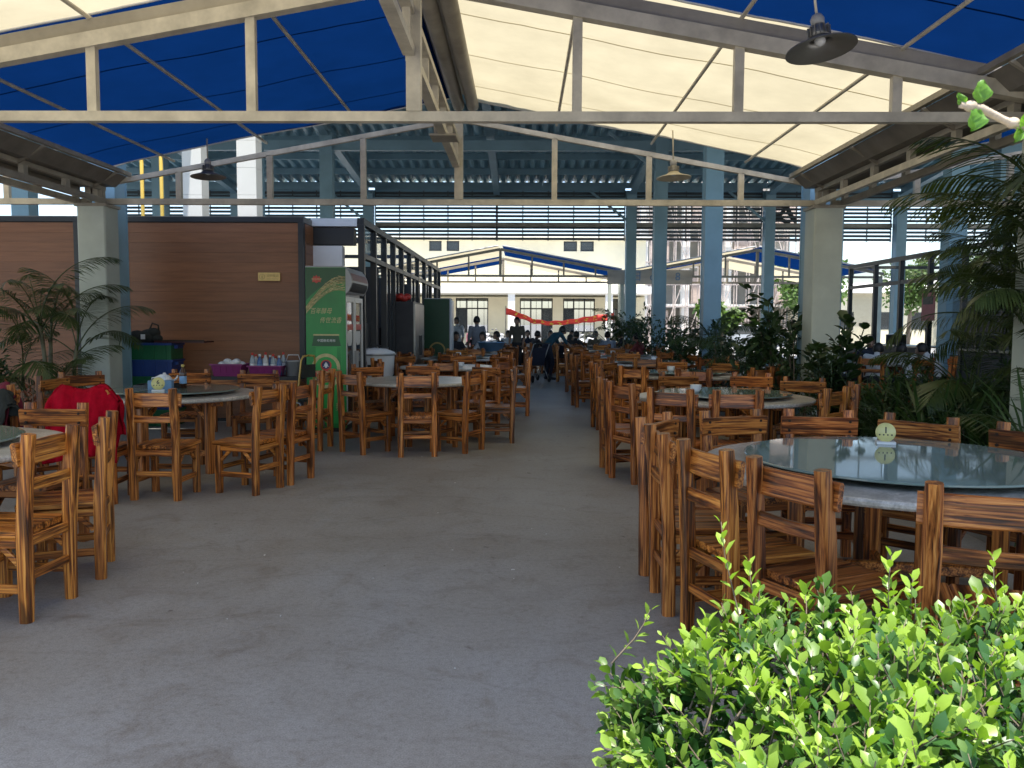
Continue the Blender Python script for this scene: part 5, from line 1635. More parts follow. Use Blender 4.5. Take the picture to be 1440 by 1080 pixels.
# strap-leaved bed on the right
kb = MB(); kb.b2(3.22, 3.30, 5.3, 9.3, 0, .18); kb.b2(3.30, 5.6, 5.22, 5.3, 0, .18)
tag(kb.build("planter_kerb", KERB), "low grey kerb in front of the strap-leaved plants", "kerb")
struct("planting_soil", sheet(3.30, 5.6, 5.3, 9.36, .13, 3, 3), SOIL)
def strap(x, y, n, L, label, seed):
    t = thing("strap_leaved_plant", label, "plant", (x, y, .13), 0, "strap-leaved plants in the right bed")
    rnd = random.Random(seed)
    mb = MB(); bl = []
    for v in range(3):
        m_ = MB(); blade(m_, Vector((0, 0, 0)), Vector((.32 + .12 * v, 0, 1)), Vector((0, 0, 1)), L * 1.35, .0105, 1.7 + .4 * v, 9); bl.append(m_.mesh("strap_leaf", LEAF_STRAP))
    for k in range(n):
        o = part(bl[k % 3], "strap_leaf", t, (rnd.uniform(-.06, .06), rnd.uniform(-.06, .06), 0))
        o.rotation_euler = (rnd.uniform(-.25, .25), R(rnd.uniform(-26, 22)), rnd.uniform(0, 2 * PI))
        s_ = rnd.uniform(.7, 1.15); o.scale = (s_, s_, s_)
rnd = random.Random(31)
SPOT = [(3.5, 7.9, "at the front left corner of the bed"), (3.9, 8.4, "second row, left end of the bed"), (3.55, 7.1, "front row, left of the palm stems"), (4.1, 7.6, "behind the left front one"), (4.6, 8.3, "back row toward the diners"),
        (4.5, 7.0, "middle of the bed behind the palm"), (3.75, 6.75, "just left of the thin palm stem"), (4.9, 7.5, "back row under the palm fronds"), (3.95, 5.75, "right of the palm at the frame edge"), (4.35, 6.3, "between palm and right post"), (3.5, 5.6, "front edge below the palm"), (3.48, 8.7, "beside the thick-leaved plant")]
for i, (x, y, w_) in enumerate(SPOT):
    strap(x, y, 64, rnd.uniform(.7, .95), "clump of long arching strap leaves, " + w_, 300 + i)
for i, (x, y, rx, h) in enumerate(((3.75, 8.5, .45, .75), (4.5, 8.7, .55, .95), (4.2, 7.6, .5, .8), (5.1, 8.0, .6, 1.0), (4.6, 6.6, .5, .8), (3.85, 6.9, .4, .65), (5.0, 6.2, .5, .8))):
    bush("bed_shrub", "dark fine-leaved shrub filling the right bed, " + ("beside the thick-leaved plant", "at its back corner", "in its middle", "at its far right back", "under the second palm", "left of the tall palm stems", "at the right frame edge")[i], (x, y, .13), rx, rx, h, 1300, .12, .022, LEAF_STRAP, 700 + i, "shrub", "shrubs filling the right bed")
bush("low_flowering_plant", "low small-leaved plant in front of the strap leaves", (3.5, 7.4, .13), .35, .7, .3, 900, .03, .02, LEAF_STRAP, 500, "plant")
bush("dark_shrub", "dark spiky-topped shrub at the left picture edge before the kiosk", (-6.55, 9.9, 0), .55, .5, 1.25, 1200, .11, .03, LEAF_DARK, 501, "shrub")
bush("orange_leaf_shrub", "reddish-leaved low shrub between palm and left edge shrub", (-5.75, 9.5, 0), .3, .25, .85, 420, .09, .025, mat_leaf("reddish_leaf", (.16, .05, .03), (.28, .10, .06), .2), 502, "shrub")
def small_tree(label, x, y, h, r, n, seed, L=.35):
    t = thing("tree", label, "tree", (x, y, 0), 0, "trees beyond the hall")
    rnd = random.Random(seed)
    mb = MB(); mb.tube([(0, 0, 0), (.1, 0, h * .4), (.05, .1, h * .75)], [.16, .12, .06], 8)
    for k in range(6):
        a = k * 1.05; mb.tube([(.08, 0, h * (.35 + .06 * k)), (r * .6 * math.cos(a), r * .6 * math.sin(a), h * (.6 + .05 * k))], [.06, .02], 6)
    mb.build("trunk", BARK, t)
    fo = MB()
    cl_ = [Vector((rnd.uniform(-.7, .7) * r, rnd.uniform(-.7, .7) * r, h * rnd.uniform(.5, .98))) for _ in range(26)]
    for k in range(n):
        c = cl_[k % 26]; leaf_quad(fo, c + rvec(rnd) * r * .33 * rnd.uniform(.3, 1), rvec(rnd), rvec(rnd) + Vector((0, 0, 1)), L * rnd.uniform(.6, 1.2), L * .5)
    o = fo.build("crown", LEAF_TREE, t); o["kind"] = "stuff"
for i, (x, y, h, r) in enumerate(((15.2, 44, 5.2, 1.9), (24, 52, 5.5, 2.2), (31, 56, 6, 2.6), (-30, 60, 8, 3), (10.2, 43, 2.6, 1.2))):
    small_tree(("bright leafy tree seen just left of the right green post", "tree by the low pale shed", "tree farther right by the sheds", "tree left of the cream building", "small round tree in front of the scaffolding")[i], x, y, h, r, 1500, 600 + i)

# ------------------------------------------------------------------ foreground shrub
def fg_shrub():
    t = thing("leafy_shrub", "bright green sunlit shrub filling the lower right foreground", "shrub", (1.02, 1.98, 0))
    rnd = random.Random(99)
    X0, X1, Y0, Y1, H = -.72, .95, -.55, .44, .665
    stem = MB(); fo = MB(); tl = []
    cand = []
    def shoot(p, d, L, n, lsz, t0, t1):
        pts = [p.copy()]; dd = d.copy()
        for i in range(4):
            dd = (dd + Vector((0, 0, .10)) + rvec(rnd) * .13).normalized(); pts.append(pts[-1] + dd * L / 4)
        stem.tube(pts, [.0032, .0028, .0022, .0017, .001], 4)
        side = rvec(rnd)
        for k in range(n):
            a = .12 + .88 * k / (n - 1)
            f = a * 4; i = min(3, int(f)); q = pts[i].lerp(pts[i + 1], f - i); tt = (pts[i + 1] - pts[i]).normalized()
            ang = k * 2.4 + rnd.uniform(-.5, .5)
            o = tt.orthogonal().normalized(); o = Matrix.Rotation(ang, 3, tt) @ o
            open_ = 1.0 - .45 * a
            dl = (o * open_ + tt * (.35 + .55 * a) + Vector((0, 0, .10))).normalized()
            nn = (tt * 1.0 - o * .4 + Vector((0, 0, .5)) + rvec(rnd) * .35)
            sz = lsz * rnd.uniform(.55, 1.2) * (.62 + .75 * math.sin(PI * (.2 + .68 * a)) * .6)
            if k == n - 1: sz *= .75
            ti = t0 + (t1 - t0) * a + rnd.uniform(-.12, .12)
            cand.append((q + o * .004, dl, nn, sz, sz * rnd.uniform(.50, .62), max(0, min(1, ti))))
    N = 1050
    for k in range(N):
        # a point on the rounded hedge surface
        r = rnd.random()
        if r < .52:
            x, y = rnd.uniform(X0, X1), rnd.uniform(Y0, Y1); edge = min((x - X0), (X1 - x) + .4, (y - Y0) + .1, (Y1 - y) + .05)
            z = H - .16 * max(0, 1 - edge / .22) ** 2 - .20 * max(0, 1 - (x - X0) / .5) ** 1.6 + .07 * mnoise.noise(Vector((x * 3.1, y * 3.1, 2)))
            nrm = Vector(((-.8 if x - X0 < .18 else 0), (-.35 if y - Y0 < .2 else .25 if Y1 - y < .15 else 0), 1.0))
        elif r < .76:
            x, y, z = rnd.uniform(X0, X1), Y0 + rnd.uniform(0, .08), rnd.uniform(.08, H - .02); nrm = Vector((rnd.uniform(-.3, .3), -1, .55))
        elif r < .92:
            x, y, z = X0 + rnd.uniform(0, .08), rnd.uniform(Y0, Y1), rnd.uniform(.08, H - .24); nrm = Vector((-1, rnd.uniform(-.3, .3), .55))
        else:
            x, y, z = rnd.uniform(X0, X1), Y1 - rnd.uniform(0, .06), rnd.uniform(.1, H - .04); nrm = Vector((rnd.uniform(-.3, .3), 1, .6))
        d = (nrm.normalized() + rvec(rnd) * .75).normalized()
        hi = z > H - .2
        p = Vector((x, y, z)) - d * .10
        if x < X0 + .5: p.z = min(p.z, H + .02 - .20 * max(0, 1 - (x - X0) / .5) ** 1.6)
        fresh = rnd.random()
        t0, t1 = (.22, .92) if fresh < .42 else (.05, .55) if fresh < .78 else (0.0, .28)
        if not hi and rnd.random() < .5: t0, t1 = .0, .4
        shoot(p, d, rnd.uniform(.13, .21), rnd.randint(9, 13), rnd.uniform(.043, .060), t0, t1)
    # tall leaders that stick out of the top
    for (x, y, h) in ((-.40, .25, .27), (-.36, .30, .14), (.02, .30, .16), (.10, .34, .10), (.36, .34, .15), (.58, .30, .13), (-.55, .0, .08), (.75, .2, .1)):
        d = Vector((rnd.uniform(-.15, .1), rnd.uniform(-.1, .2), 1)).normalized()
        shoot(Vector((x, y, H - .07)), d, h + .1, 15, .05, .4, 1.0)
    # inner shaded leaves
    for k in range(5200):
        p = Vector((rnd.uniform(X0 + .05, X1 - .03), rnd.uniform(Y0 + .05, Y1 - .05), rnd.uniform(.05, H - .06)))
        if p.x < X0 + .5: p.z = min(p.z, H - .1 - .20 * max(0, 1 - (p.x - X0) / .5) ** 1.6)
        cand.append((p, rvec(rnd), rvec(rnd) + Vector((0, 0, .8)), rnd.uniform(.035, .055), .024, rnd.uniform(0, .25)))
    for k in range(16):
        a = rnd.uniform(0, 6.3)
        b0 = Vector((rnd.uniform(-.35, .7), rnd.uniform(-.3, .25), 0))
        stem.tube([b0, b0 + Vector((.08 * math.cos(a), .08 * math.sin(a), .3)), b0 + Vector((.18 * math.cos(a), .18 * math.sin(a), .55))], [.011, .008, .003], 6)
    stem.build("branches", BARK, t, kind="stuff")
    # the 300 leaves that show largest become parts, the rest one mass
    base = Vector((1.02, 1.98, 0)); eye = Vector((0, 0, 1.5))
    def score(c):
        w = base + c[0]; v = eye - w; dist = v.length
        front = (w.z > .42) + (w.y < 1.9) * .6
        return c[3] / dist * (.5 + front) * abs((c[2]).normalized().dot(v.normalized()))
    order = sorted(range(len(cand)), key=lambda i: -score(cand[i]))
    top = set(order[:300])
    meshes = []
    for v in range(5):
        m_, l_ = MB(), []
        leaf_quad(m_, Vector((0, 0, 0)), Vector((0, 1, 0)), Vector((0, 0, 1)), 1.0, .52, .1 + .22 * v, l_)
        me = m_.mesh("leaf", LEAF_SHRUB)
        at = me.attributes.new("tint", 'FLOAT', 'POINT'); at.data.foreach_set("value", l_)
        meshes.append(me)
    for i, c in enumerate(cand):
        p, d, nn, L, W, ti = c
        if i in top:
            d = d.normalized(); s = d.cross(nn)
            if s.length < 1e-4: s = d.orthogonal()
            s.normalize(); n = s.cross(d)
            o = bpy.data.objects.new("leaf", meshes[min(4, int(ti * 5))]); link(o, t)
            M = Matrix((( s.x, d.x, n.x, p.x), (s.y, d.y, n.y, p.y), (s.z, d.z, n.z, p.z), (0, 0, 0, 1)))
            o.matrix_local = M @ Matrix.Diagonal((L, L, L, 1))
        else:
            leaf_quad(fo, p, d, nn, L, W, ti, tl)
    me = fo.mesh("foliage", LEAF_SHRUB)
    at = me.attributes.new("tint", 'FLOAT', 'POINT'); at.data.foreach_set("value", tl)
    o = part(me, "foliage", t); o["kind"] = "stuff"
fg_shrub()

# young tree at the right whose twig reaches into the frame
gt = thing("young_tree", "pale twig with fresh green leaves reaching in at the upper right", "tree", (1.75, 1.25, 0))
mb = MB(); mb.tube([(0, 0, 0), (.02, 0, .8), (-.05, 0, 1.5), (.03, .02, 2.3)], [.03, .026, .02, .01], 9); mb.build("trunk", TWIGM, gt)
tw = MB(); TP = [Vector(p) for p in ((-.05, 0, 1.5), (-.45, -.03, 1.68), (-.82, -.05, 1.752), (-1.04, -.05, 1.776), (-1.075, -.05, 1.79), (-1.105, -.05, 1.805), (-1.135, -.05, 1.81))]
tw.tube(TP, [.009, .008, .0068, .0058, .0055, .006, .0045], 8)
for p in ((-.95, -.05, 1.768), (-1.06, -.05, 1.785), (-1.12, -.05, 1.808)):
    tw.ell(p, (.010, .008, .008), 8, 6)
tw.build("twig", TWIGM, gt)
def bigleaf(name, p, d, nn, L, W, cup=.3):
    mb = MB(); d = Vector(d).normalized(); s = d.cross(Vector(nn)).normalized(); n = s.cross(d); p = Vector(p)
    vs, fs = [], []
    for i in range(7):
        a = i / 6; w = W / 2 * math.sin(PI * min(1, a * .94 + .05)) ** .75
        for k in range(5):
            u = (k - 2) / 2
            vs.append(p + d * L * a + s * w * u + n * (cup * w * u * u - .12 * L * a * a + .004 * math.sin(a * 9 + u * 4)))
    for i in range(6):
        for k in range(4): fs.append((i * 5 + k, i * 5 + k + 1, i * 5 + k + 6, i * 5 + k + 5))
    mb.add(vs, fs, 0, True); mb.build(name, LEAF_TWIG, gt)
bigleaf("leaf", (-1.11, -.052, 1.812), (.15, -.1, 1), (.1, -1, .1), .032, .027)
bigleaf("leaf", (-1.115, -.055, 1.802), (-.15, -.2, -1), (.2, -1, .3), .030, .030, .5)
bigleaf("leaf", (-1.13, -.05, 1.808), (-.4, -.1, .9), (-.3, -1, .2), .020, .013)
bigleaf("leaf", (-1.045, -.053, 1.77), (.35, -.3, .9), (-.2, -1, .5), .034, .028, .9)
bigleaf("leaf", (-1.05, -.05, 1.778), (-.3, -.3, -.8), (.2, -1, .3), .022, .018, .8)
for q in range(16):
    a = q * 2.4; z = 1.6 + .045 * q
    bigleaf("leaf", (.02 * math.cos(a), .02 * math.sin(a), z), (math.cos(a), math.sin(a), .4), (0, 0, 1), .07, .045)

# ================================================================== PEOPLE
SKIN = mat_plain("skin", (.32, .19, .13), .55, 0, .1, 12.0)
HAIR = mat_plain("black_hair", (.012, .010, .009), .45, 0, .2, 30.0)
SHOE = mat_plain("dark_shoe", (.03, .03, .032), .6, 0, .2, 12)
CL = {}
def cloth_m(key, col):
    if key not in CL: CL[key] = mat_plain(key + "_cloth", col, .85, 0, .16, 9.0, .15)
    return CL[key]
JNT = {
 "stand": dict(pelvis=(0, 0, .92), chest=(0, .01, 1.27), neck=(0, .0, 1.43), head=(0, .025, 1.575), sh=(.175, 0, 1.385), el=(.225, .0, 1.11), wr=(.215, .09, .88), hip=(.09, 0, .90), kn=(.10, .03, .49), an=(.10, -.02, .08), hand=(.0, .05, -.08)),
 "sit": dict(pelvis=(0, -.04, .53), chest=(0, .04, .87), neck=(0, .08, 1.03), head=(0, .14, 1.17), sh=(.175, .06, .985), el=(.235, .20, .80), wr=(.13, .38, .84), hip=(.09, -.02, .52), kn=(.12, .38, .50), an=(.12, .36, .08), hand=(-.03, .08, -.01)),
 "lean": dict(pelvis=(0, -.04, .53), chest=(0, .12, .83), neck=(0, .21, .96), head=(0, .32, 1.06), sh=(.175, .18, .93), el=(.24, .34, .80), wr=(.14, .50, .84), hip=(.09, -.02, .52), kn=(.12, .38, .50), an=(.12, .36, .08), hand=(-.03, .08, -.01)),
 "bend": dict(pelvis=(0, -.12, .90), chest=(0, .14, 1.15), neck=(0, .27, 1.26), head=(0, .39, 1.32), sh=(.175, .24, 1.22), el=(.22, .36, 1.0), wr=(.2, .48, .93), hip=(.09, -.1, .88), kn=(.10, .02, .48), an=(.10, -.06, .08), hand=(.0, .08, -.02)),
}
def person(label, loc, rz, pose, shirt, trousers, hair="short", turn=0.0, face=True):
    t = thing("person", label, "person", loc, rz, None)
    J = {k: Vector(v) for k, v in JNT[pose].items()}
    mb = MB(); segs = []
    def cap(a, b, ra, rb, m, n=3, flat=1.0):
        a, b = Vector(a), Vector(b)
        pts = [a.lerp(b, i / n) for i in range(n + 1)]
        mb.tube(pts, [ra + (rb - ra) * i / n for i in range(n + 1)], 12)
        mb.ell(a, (ra, ra, ra), 10, 7); mb.ell(b, (rb, rb, rb), 10, 7)
        segs.append((a, b, max(ra, rb), m))
    # torso as stacked ellipsoids
    for i in range(8):
        a = i / 7; p = J["pelvis"].lerp(J["chest"], a); w = .155 - .03 * math.sin(PI * a) + .025 * a
        mb.ell(p, (w, .105 + .012 * a, .09), 16, 9)
        segs.append((p, p, .16, 1 if a > .12 else 2))
    mb.ell(J["chest"].lerp(J["neck"], .45), (.165, .09, .08), 16, 9); segs.append((J["chest"].lerp(J["neck"], .4),) * 2 + (.16, 1))
    cap(J["neck"] + Vector((0, 0, -.03)), J["neck"].lerp(J["head"], .5), .055, .05, 0)
    hd_ = J["head"]
    mb.ell(hd_, (.076, .092, .112), 18, 14); segs.append((hd_, hd_, .12, 0))
    fwd = Matrix.Rotation(turn, 3, 'Z') @ Vector((0, 1, 0)); sdv = Vector((fwd.y, -fwd.x, 0))
    mb.ell(hd_ + fwd * .075 + Vector((0, 0, -.062)), (.042, .035, .04), 10, 7)
    mb.ell(hd_ + fwd * .098 + Vector((0, 0, -.012)), (.014, .018, .026), 8, 6)
    for s in (-1, 1):
        mb.ell(hd_ + sdv * s * .078 + Vector((0, 0, -.01)), (.014, .02, .032), 8, 6)
        X = lambda k: Vector((J[k].x * s, J[k].y, J[k].z))
        cap(X("sh"), X("el"), .058, .045, 1); cap(X("el"), X("wr"), .043, .030, 0)
        cap(J["chest"] + Vector((0, 0, .05)), X("sh"), .075, .058, 1)
        cap(X("hip"), X("kn"), .088, .058, 2); cap(X("kn"), X("an"), .056, .040, 2)
        cap(X("an") + Vector((0, -.03, -.03)), X("an") + Vector((s * .02, .15, -.045)), .042, .036, 3)
        h0 = X("wr"); hv = Vector((J["hand"].x * s, J["hand"].y, J["hand"].z)).normalized()
        mb.ell(h0 + hv * .045, (.032, .04, .03), 10, 7); segs.append((h0, h0 + hv * .16, .05, 0))
    me0 = mb.mesh("body", SKIN)
    tmp = bpy.data.objects.new("body_tmp", me0); link(tmp)
    rm_ = tmp.modifiers.new("r", 'REMESH'); rm_.mode = 'VOXEL'; rm_.voxel_size = .014
    sm_ = tmp.modifiers.new("s", 'SMOOTH'); sm_.factor = .5; sm_.iterations = 4
    dg = bpy.context.evaluated_depsgraph_get()
    me = bpy.data.meshes.new_from_object(tmp.evaluated_get(dg))
    bpy.data.objects.remove(tmp)
    me.name = "body"
    me.materials.clear()
    for m in (SKIN, shirt, trousers, SHOE): me.materials.append(m)
    n = len(me.polygons)
    cen = np.empty(n * 3); me.polygons.foreach_get("center", cen); cen = cen.reshape(-1, 3)
    best = np.full(n, 1e9); mi = np.zeros(n, dtype=np.int32)
    for a, b, r, m in segs:
        a_, b_ = np.array(a), np.array(b); ab = b_ - a_; L2 = ab.dot(ab)
        tt = np.clip(((cen - a_) @ ab) / L2, 0, 1) if L2 > 1e-9 else np.zeros(n)
        d = np.linalg.norm(cen - (a_ + tt[:, None] * ab), axis=1) - r
        k = d < best; best[k] = d[k]; mi[k] = m
    me.polygons.foreach_set("material_index", mi)
    me.polygons.foreach_set("use_smooth", np.ones(n, dtype=bool))
    # fingers rooted in the palms, same mesh
    bm = bmesh.new(); bm.from_mesh(me)
    fg_ = MB()
    for s in (-1, 1):
        h0 = Vector((J["wr"].x * s, J["wr"].y, J["wr"].z)); hv = Vector((J["hand"].x * s, J["hand"].y, J["hand"].z)).normalized()
        sd2 = hv.cross(Vector((0, 0, 1)));
        if sd2.length < .2: sd2 = Vector((0, 1, 0))
        sd2.normalize(); dn = Vector((0, .2, -1)) if abs(hv.z) < .6 else Vector((0, 1, 0))
        for k in range(4):
            b0 = h0 + hv * .06 + sd2 * (-.026 + .0175 * k); l = (.062, .072, .068, .052)[k]
            fg_.tube([b0, b0 + hv * l * .55 + dn * .005, b0 + hv * l * .9 + dn * .022], [.0095, .0085, .006], 6)
        b0 = h0 + hv * .025 + sd2 * (-.03 * s); fg_.tube([b0, b0 - sd2 * s * .03 + hv * .025, b0 - sd2 * s * .035 + hv * .055 + dn * .008], [.011, .0095, .007], 6)
    fv = [bm.verts.new(v) for v in fg_.v]
    for f in fg_.f: bm.faces.new([fv[i] for i in f]).material_index = 0
    bm.to_mesh(me); bm.free()
    part(me, "body", t)
    # hair cap
    hb = MB(); seg, rg_ = 18, 9; vs = []
    low = R(112)
    for i in range(rg_ + 1):
        for k in range(seg):
            an = 2 * PI * k / seg
            dv = Vector((math.cos(an), math.sin(an), 0)); fr_ = dv.dot(fwd)
            th = (i / rg_) * (R(68) if fr_ > .35 else low + (R(18) if hair == "long" else 0))
            vs.append(hd_ + Vector((.084 * math.sin(th) * dv.x, .100 * math.sin(th) * dv.y - 0, .121 * math.cos(th))) - fwd * .006)
    hb.add(vs, [(i * seg + k, (i + 1) * seg + k, (i + 1) * seg + (k + 1) % seg, i * seg + (k + 1) % seg) for i in range(rg_) for k in range(seg)], 0, True)
    if hair == "long": hb.tube([hd_ - fwd * .085, hd_ - fwd * .12 + Vector((0, 0, -.1)), hd_ - fwd * .10 + Vector((0, 0, -.24))], [.04, .035, .012], 8)
    o = hb.build("hair", HAIR, t); sd3 = o.modifiers.new("th", 'SOLIDIFY'); sd3.thickness = .008; sd3.offset = 1
    ey = MB()
    for s in (-1, 1):
        ey.ell(hd_ + fwd * .083 + sdv * s * .03 + Vector((0, 0, .012)), (.011, .008, .007), 8, 6)
        ey.box(hd_ + fwd * .088 + sdv * s * .03 + Vector((0, 0, .03)), (.03, .008, .006))
    ey.build("eyes", HAIR, t)
    mo = MB(); mo.ell(hd_ + fwd * .104 + Vector((0, 0, -.055)), (.022, .008, .007), 8, 6); mo.build("mouth", mat_plain("lips", (.25, .09, .075), .5) if "lips" not in bpy.data.materials else bpy.data.materials["lips"], t)
    return t
GREYS, WHITES, DARKS, TEALS, BLUES, OLIVE, NAVYC, KHAKI = (cloth_m("grey", (.22, .23, .26)), cloth_m("white_shirt", (.62, .62, .63)), cloth_m("dark", (.03, .03, .034)), cloth_m("teal", (.02, .075, .11)), cloth_m("light_blue", (.3, .36, .45)), cloth_m("olive", (.12, .105, .08)), cloth_m("navy", (.02, .025, .045)), cloth_m("khaki", (.2, .17, .12)))
person("person in a pale grey top standing with their back to us, left of the aisle", (-1.2, 22.0, 0), R(20), "stand", GREYS, DARKS)
person("person in a dull khaki top standing beside the red banner end", (-.15, 24.6, 0), R(160), "stand", OLIVE, DARKS)
person("person in a teal jacket bending over the pushchair", (.75, 22.2, 0), R(-62), "bend", TEALS, NAVYC)
person("person in a white top seated at the left far table by the standing one", (-.95, 21.5, 0), R(150), "sit", WHITES, DARKS)
person("person in dark clothes seated behind the blue tub", (-1.75, 21.35, 0), R(205), "sit", DARKS, DARKS)
person("person in light blue seated left of the blue tub", (-2.2, 20.6, 0), R(260), "lean", BLUES, DARKS)
person("person in dark clothes seated sideways near the pushchair", (.35, 25.0, 0), R(-60), "sit", DARKS, DARKS)
person("person leaning over the far right table, dark hair, navy top", (1.15, 25.3, 0), R(-95), "lean", NAVYC, DARKS)
person("person in a grey-brown shirt seated facing us at the far right table", (2.3, 26.1, 0), R(176), "sit", KHAKI, DARKS)
person("person in dark clothes seated at the right end of the far table, in profile", (3.12, 25.3, 0), R(95), "sit", DARKS, DARKS)
person("person in a white shirt standing near the far end of the left row", (-2.0, 25.5, 0), R(150), "stand", WHITES, DARKS)
person("person in a dark top seated at the far right table, back to the aisle", (1.5, 24.2, 0), R(-40), "sit", DARKS, DARKS)
person("person in light blue seated at the far right table, facing away", (2.5, 24.0, 0), R(8), "sit", BLUES, DARKS)
person("person in a red-brown top half hidden by the dark shrubs", (3.0, 20.8, 0), R(60), "sit", cloth_m("red_brown", (.2, .04, .04)), DARKS)
for i, (x, y, rz, ps, sh, tr_, lb) in enumerate((
    (-.5, 26.8, 200, "sit", WHITES, DARKS, "person in a white top seated beyond the far end of the left row"),
    (.2, 27.6, 170, "sit", NAVYC, DARKS, "person in navy seated in the middle of the far aisle end"),
    (.9, 27.4, 190, "sit", KHAKI, DARKS, "person in a khaki top seated right of the far aisle end"),
    (-1.5, 27.4, 160, "lean", DARKS, DARKS, "person in black leaning over a bowl at the far left"),
    (1.7, 27.3, 150, "sit", WHITES, DARKS, "person in a white top seated below the middle of the red banner"),
    (-2.5, 23.4, 250, "stand", DARKS, DARKS, "person in black standing half behind the green cooler"),
    (-.6, 23.3, 120, "sit", OLIVE, DARKS, "person in olive seated at the aisle edge near the blue tub"))):
    person(lb, (x, y, 0), R(rz), ps, sh, tr_)
    if ps != "stand":
        put_chair(x, y, R(rz), "pine chair under the " + ("white-topped diner at the aisle end", "navy diner at the aisle end", "khaki diner at the aisle end", "black-clad diner at the far left", "white-topped diner below the banner", "", "olive-clad diner at the aisle edge")[i], True)
make_table("round_table", .8, (.2, 26.6), "round table closing the far end of the aisle", .5, glass=False)
make_table("round_table", .8, (-1.7, 26.4), "round table at the far left beyond the green cooler", .5, glass=False)
# diners right of the planted strip
make_table("round_table", .72, (6.85, 15.75), "round table in the right-hand aisle where diners sit", .55, glass=False)
person("person in a grey-green shirt, leftmost of the diners behind the strap-leaved plants", (5.95, 15.9, 0), R(-88), "sit", cloth_m("grey_green", (.2, .24, .22)), DARKS)
person("person in a white shirt leaning over food, second diner from the left", (6.32, 14.95, 0), R(-35), "lean", WHITES, DARKS)
person("person in a white shirt with dark trousers, middle diner of the right-hand aisle", (6.95, 14.75, 0), R(20), "lean", WHITES, NAVYC, "short", -.6)
person("person in a navy top on the far side of the diners' table", (6.95, 16.75, 0), R(176), "sit", NAVYC, DARKS)
person("person in a white shirt at the right end of the diners' table by the palm", (7.6, 15.15, 0), R(52), "lean", WHITES, DARKS)
for i, (x, y, rz) in enumerate(((5.95, 15.9, R(-88)), (6.32, 14.95, R(-35)), (6.95, 14.75, R(20)), (6.95, 16.75, R(176)), (7.6, 15.15, R(52)))):
    put_chair(x, y, rz, "pine chair under the %s diner in the right-hand aisle" % ("leftmost", "second", "middle", "navy-topped", "rightmost")[i], True)
for i, (x, y, rz) in enumerate(((-.95, 21.5, R(150)), (-1.75, 21.35, R(205)), (-2.2, 20.6, R(260)), (.35, 25.0, R(-60)), (1.15, 25.3, R(-95)), (2.3, 26.1, R(176)), (3.12, 25.3, R(95)))):
    put_chair(x, y, rz, "pine chair carrying the %s diner" % ("white-topped far left", "dark-clad far left behind the tub", "light blue clad far left", "dark-clad one near the pushchair", "navy-topped far right", "grey-brown shirted far right", "dark-clad far right in profile")[i], True)
# pushchair
pc = thing("pushchair", "folding pushchair with pale frame in the aisle by the bending person", "pushchair", (.35, 21.5, 0), R(25))
for s in (-1, 1):
    mb = MB(); mb.tube([(s * .22, .35, .09), (s * .22, -.05, .55), (s * .22, -.35, .98), (s * .22, -.45, 1.0)], .012, 7); mb.build("frame_tube", WHITE, pc)
    mb = MB(); mb.tube([(s * .21, -.32, .09), (s * .21, .1, .6)], .012, 7); mb.build("frame_tube", STAIN, pc)
    for y in (-.32, .35):
        mb = MB(); mb.lathe([(.0, -.015), (.08, -.015), (.09, -.008), (.09, .008), (.08, .015), (0, .015)], 18); o = mb.build("wheel", BLACK, pc, (s * .235, y, .09)); o.rotation_euler = (0, PI / 2, 0)
mb = MB(); mb.add([(-.19, .18, .42), (.19, .18, .42), (.19, -.12, .42), (-.19, -.12, .42), (.19, -.26, .88), (-.19, -.26, .88)], [(0, 1, 2, 3), (3, 2, 4, 5)]); o = mb.build("sling_seat", NAVYC, pc); o.modifiers.new("t", 'SOLIDIFY').thickness = .015
mb = MB(); mb.tube([(-.22, -.45, 1.0), (.22, -.45, 1.0)], .014, 7); mb.build("handle", BLACK, pc)
# red banner
rb_ = thing("red_banner", "long red cloth banner sagging beyond the hall", "banner", (0, 40, 0))
mb = MB(); vs = []; NB = 48
bx = [(-.78, 2.10), (-.2, 1.92), (.55, 1.62), (1.3, 1.52), (2.2, 1.58), (3.2, 1.72), (4.4, 1.86)]
def lerp_b(x):
    for (a, za), (b, zb) in zip(bx[:-1], bx[1:]):
        if x <= b: return za + (zb - za) * (x - a) / (b - a)
    return bx[-1][1]
for i in range(NB + 1):
    x = -.78 + 5.18 * i / NB; z = lerp_b(x); w = .32 - .12 * math.sin(PI * min(1, i / NB * 1.2))
    for k in range(5):
        f = k / 4
        vs.append((x, .06 * math.sin(x * 6 + k * 1.1) * f, z - w * (f - .5) + .02 * math.sin(x * 9)))
mb.add(vs, [(i * 5 + k, (i + 1) * 5 + k, (i + 1) * 5 + k + 1, i * 5 + k + 1) for i in range(NB) for k in range(4)], 0, True)
o = mb.build("cloth", BANNER, rb_); o.modifiers.new("t", 'SOLIDIFY').thickness = .006
yl = mat_plain("yellow_banner_print", (.75, .5, .06), .6)
rnd = random.Random(2)
for q in range(11):
    x = -.3 + .42 * q; z = lerp_b(x); mb = MB()
    for s_ in range(4): mb.box((x + rnd.uniform(-.06, .06), -.09, z + rnd.uniform(-.09, .09)), (rnd.uniform(.03, .14), .006, rnd.uniform(.02, .05)))
    mb.build("printed_character", yl, rb_)
for (x, z) in ((-.80, 2.35), (4.42, 2.2)):
    mb = MB(); mb.tube([(x, .05, 0), (x, .05, z)], .03, 8); mb.build("pole", STEEL_D, rb_)
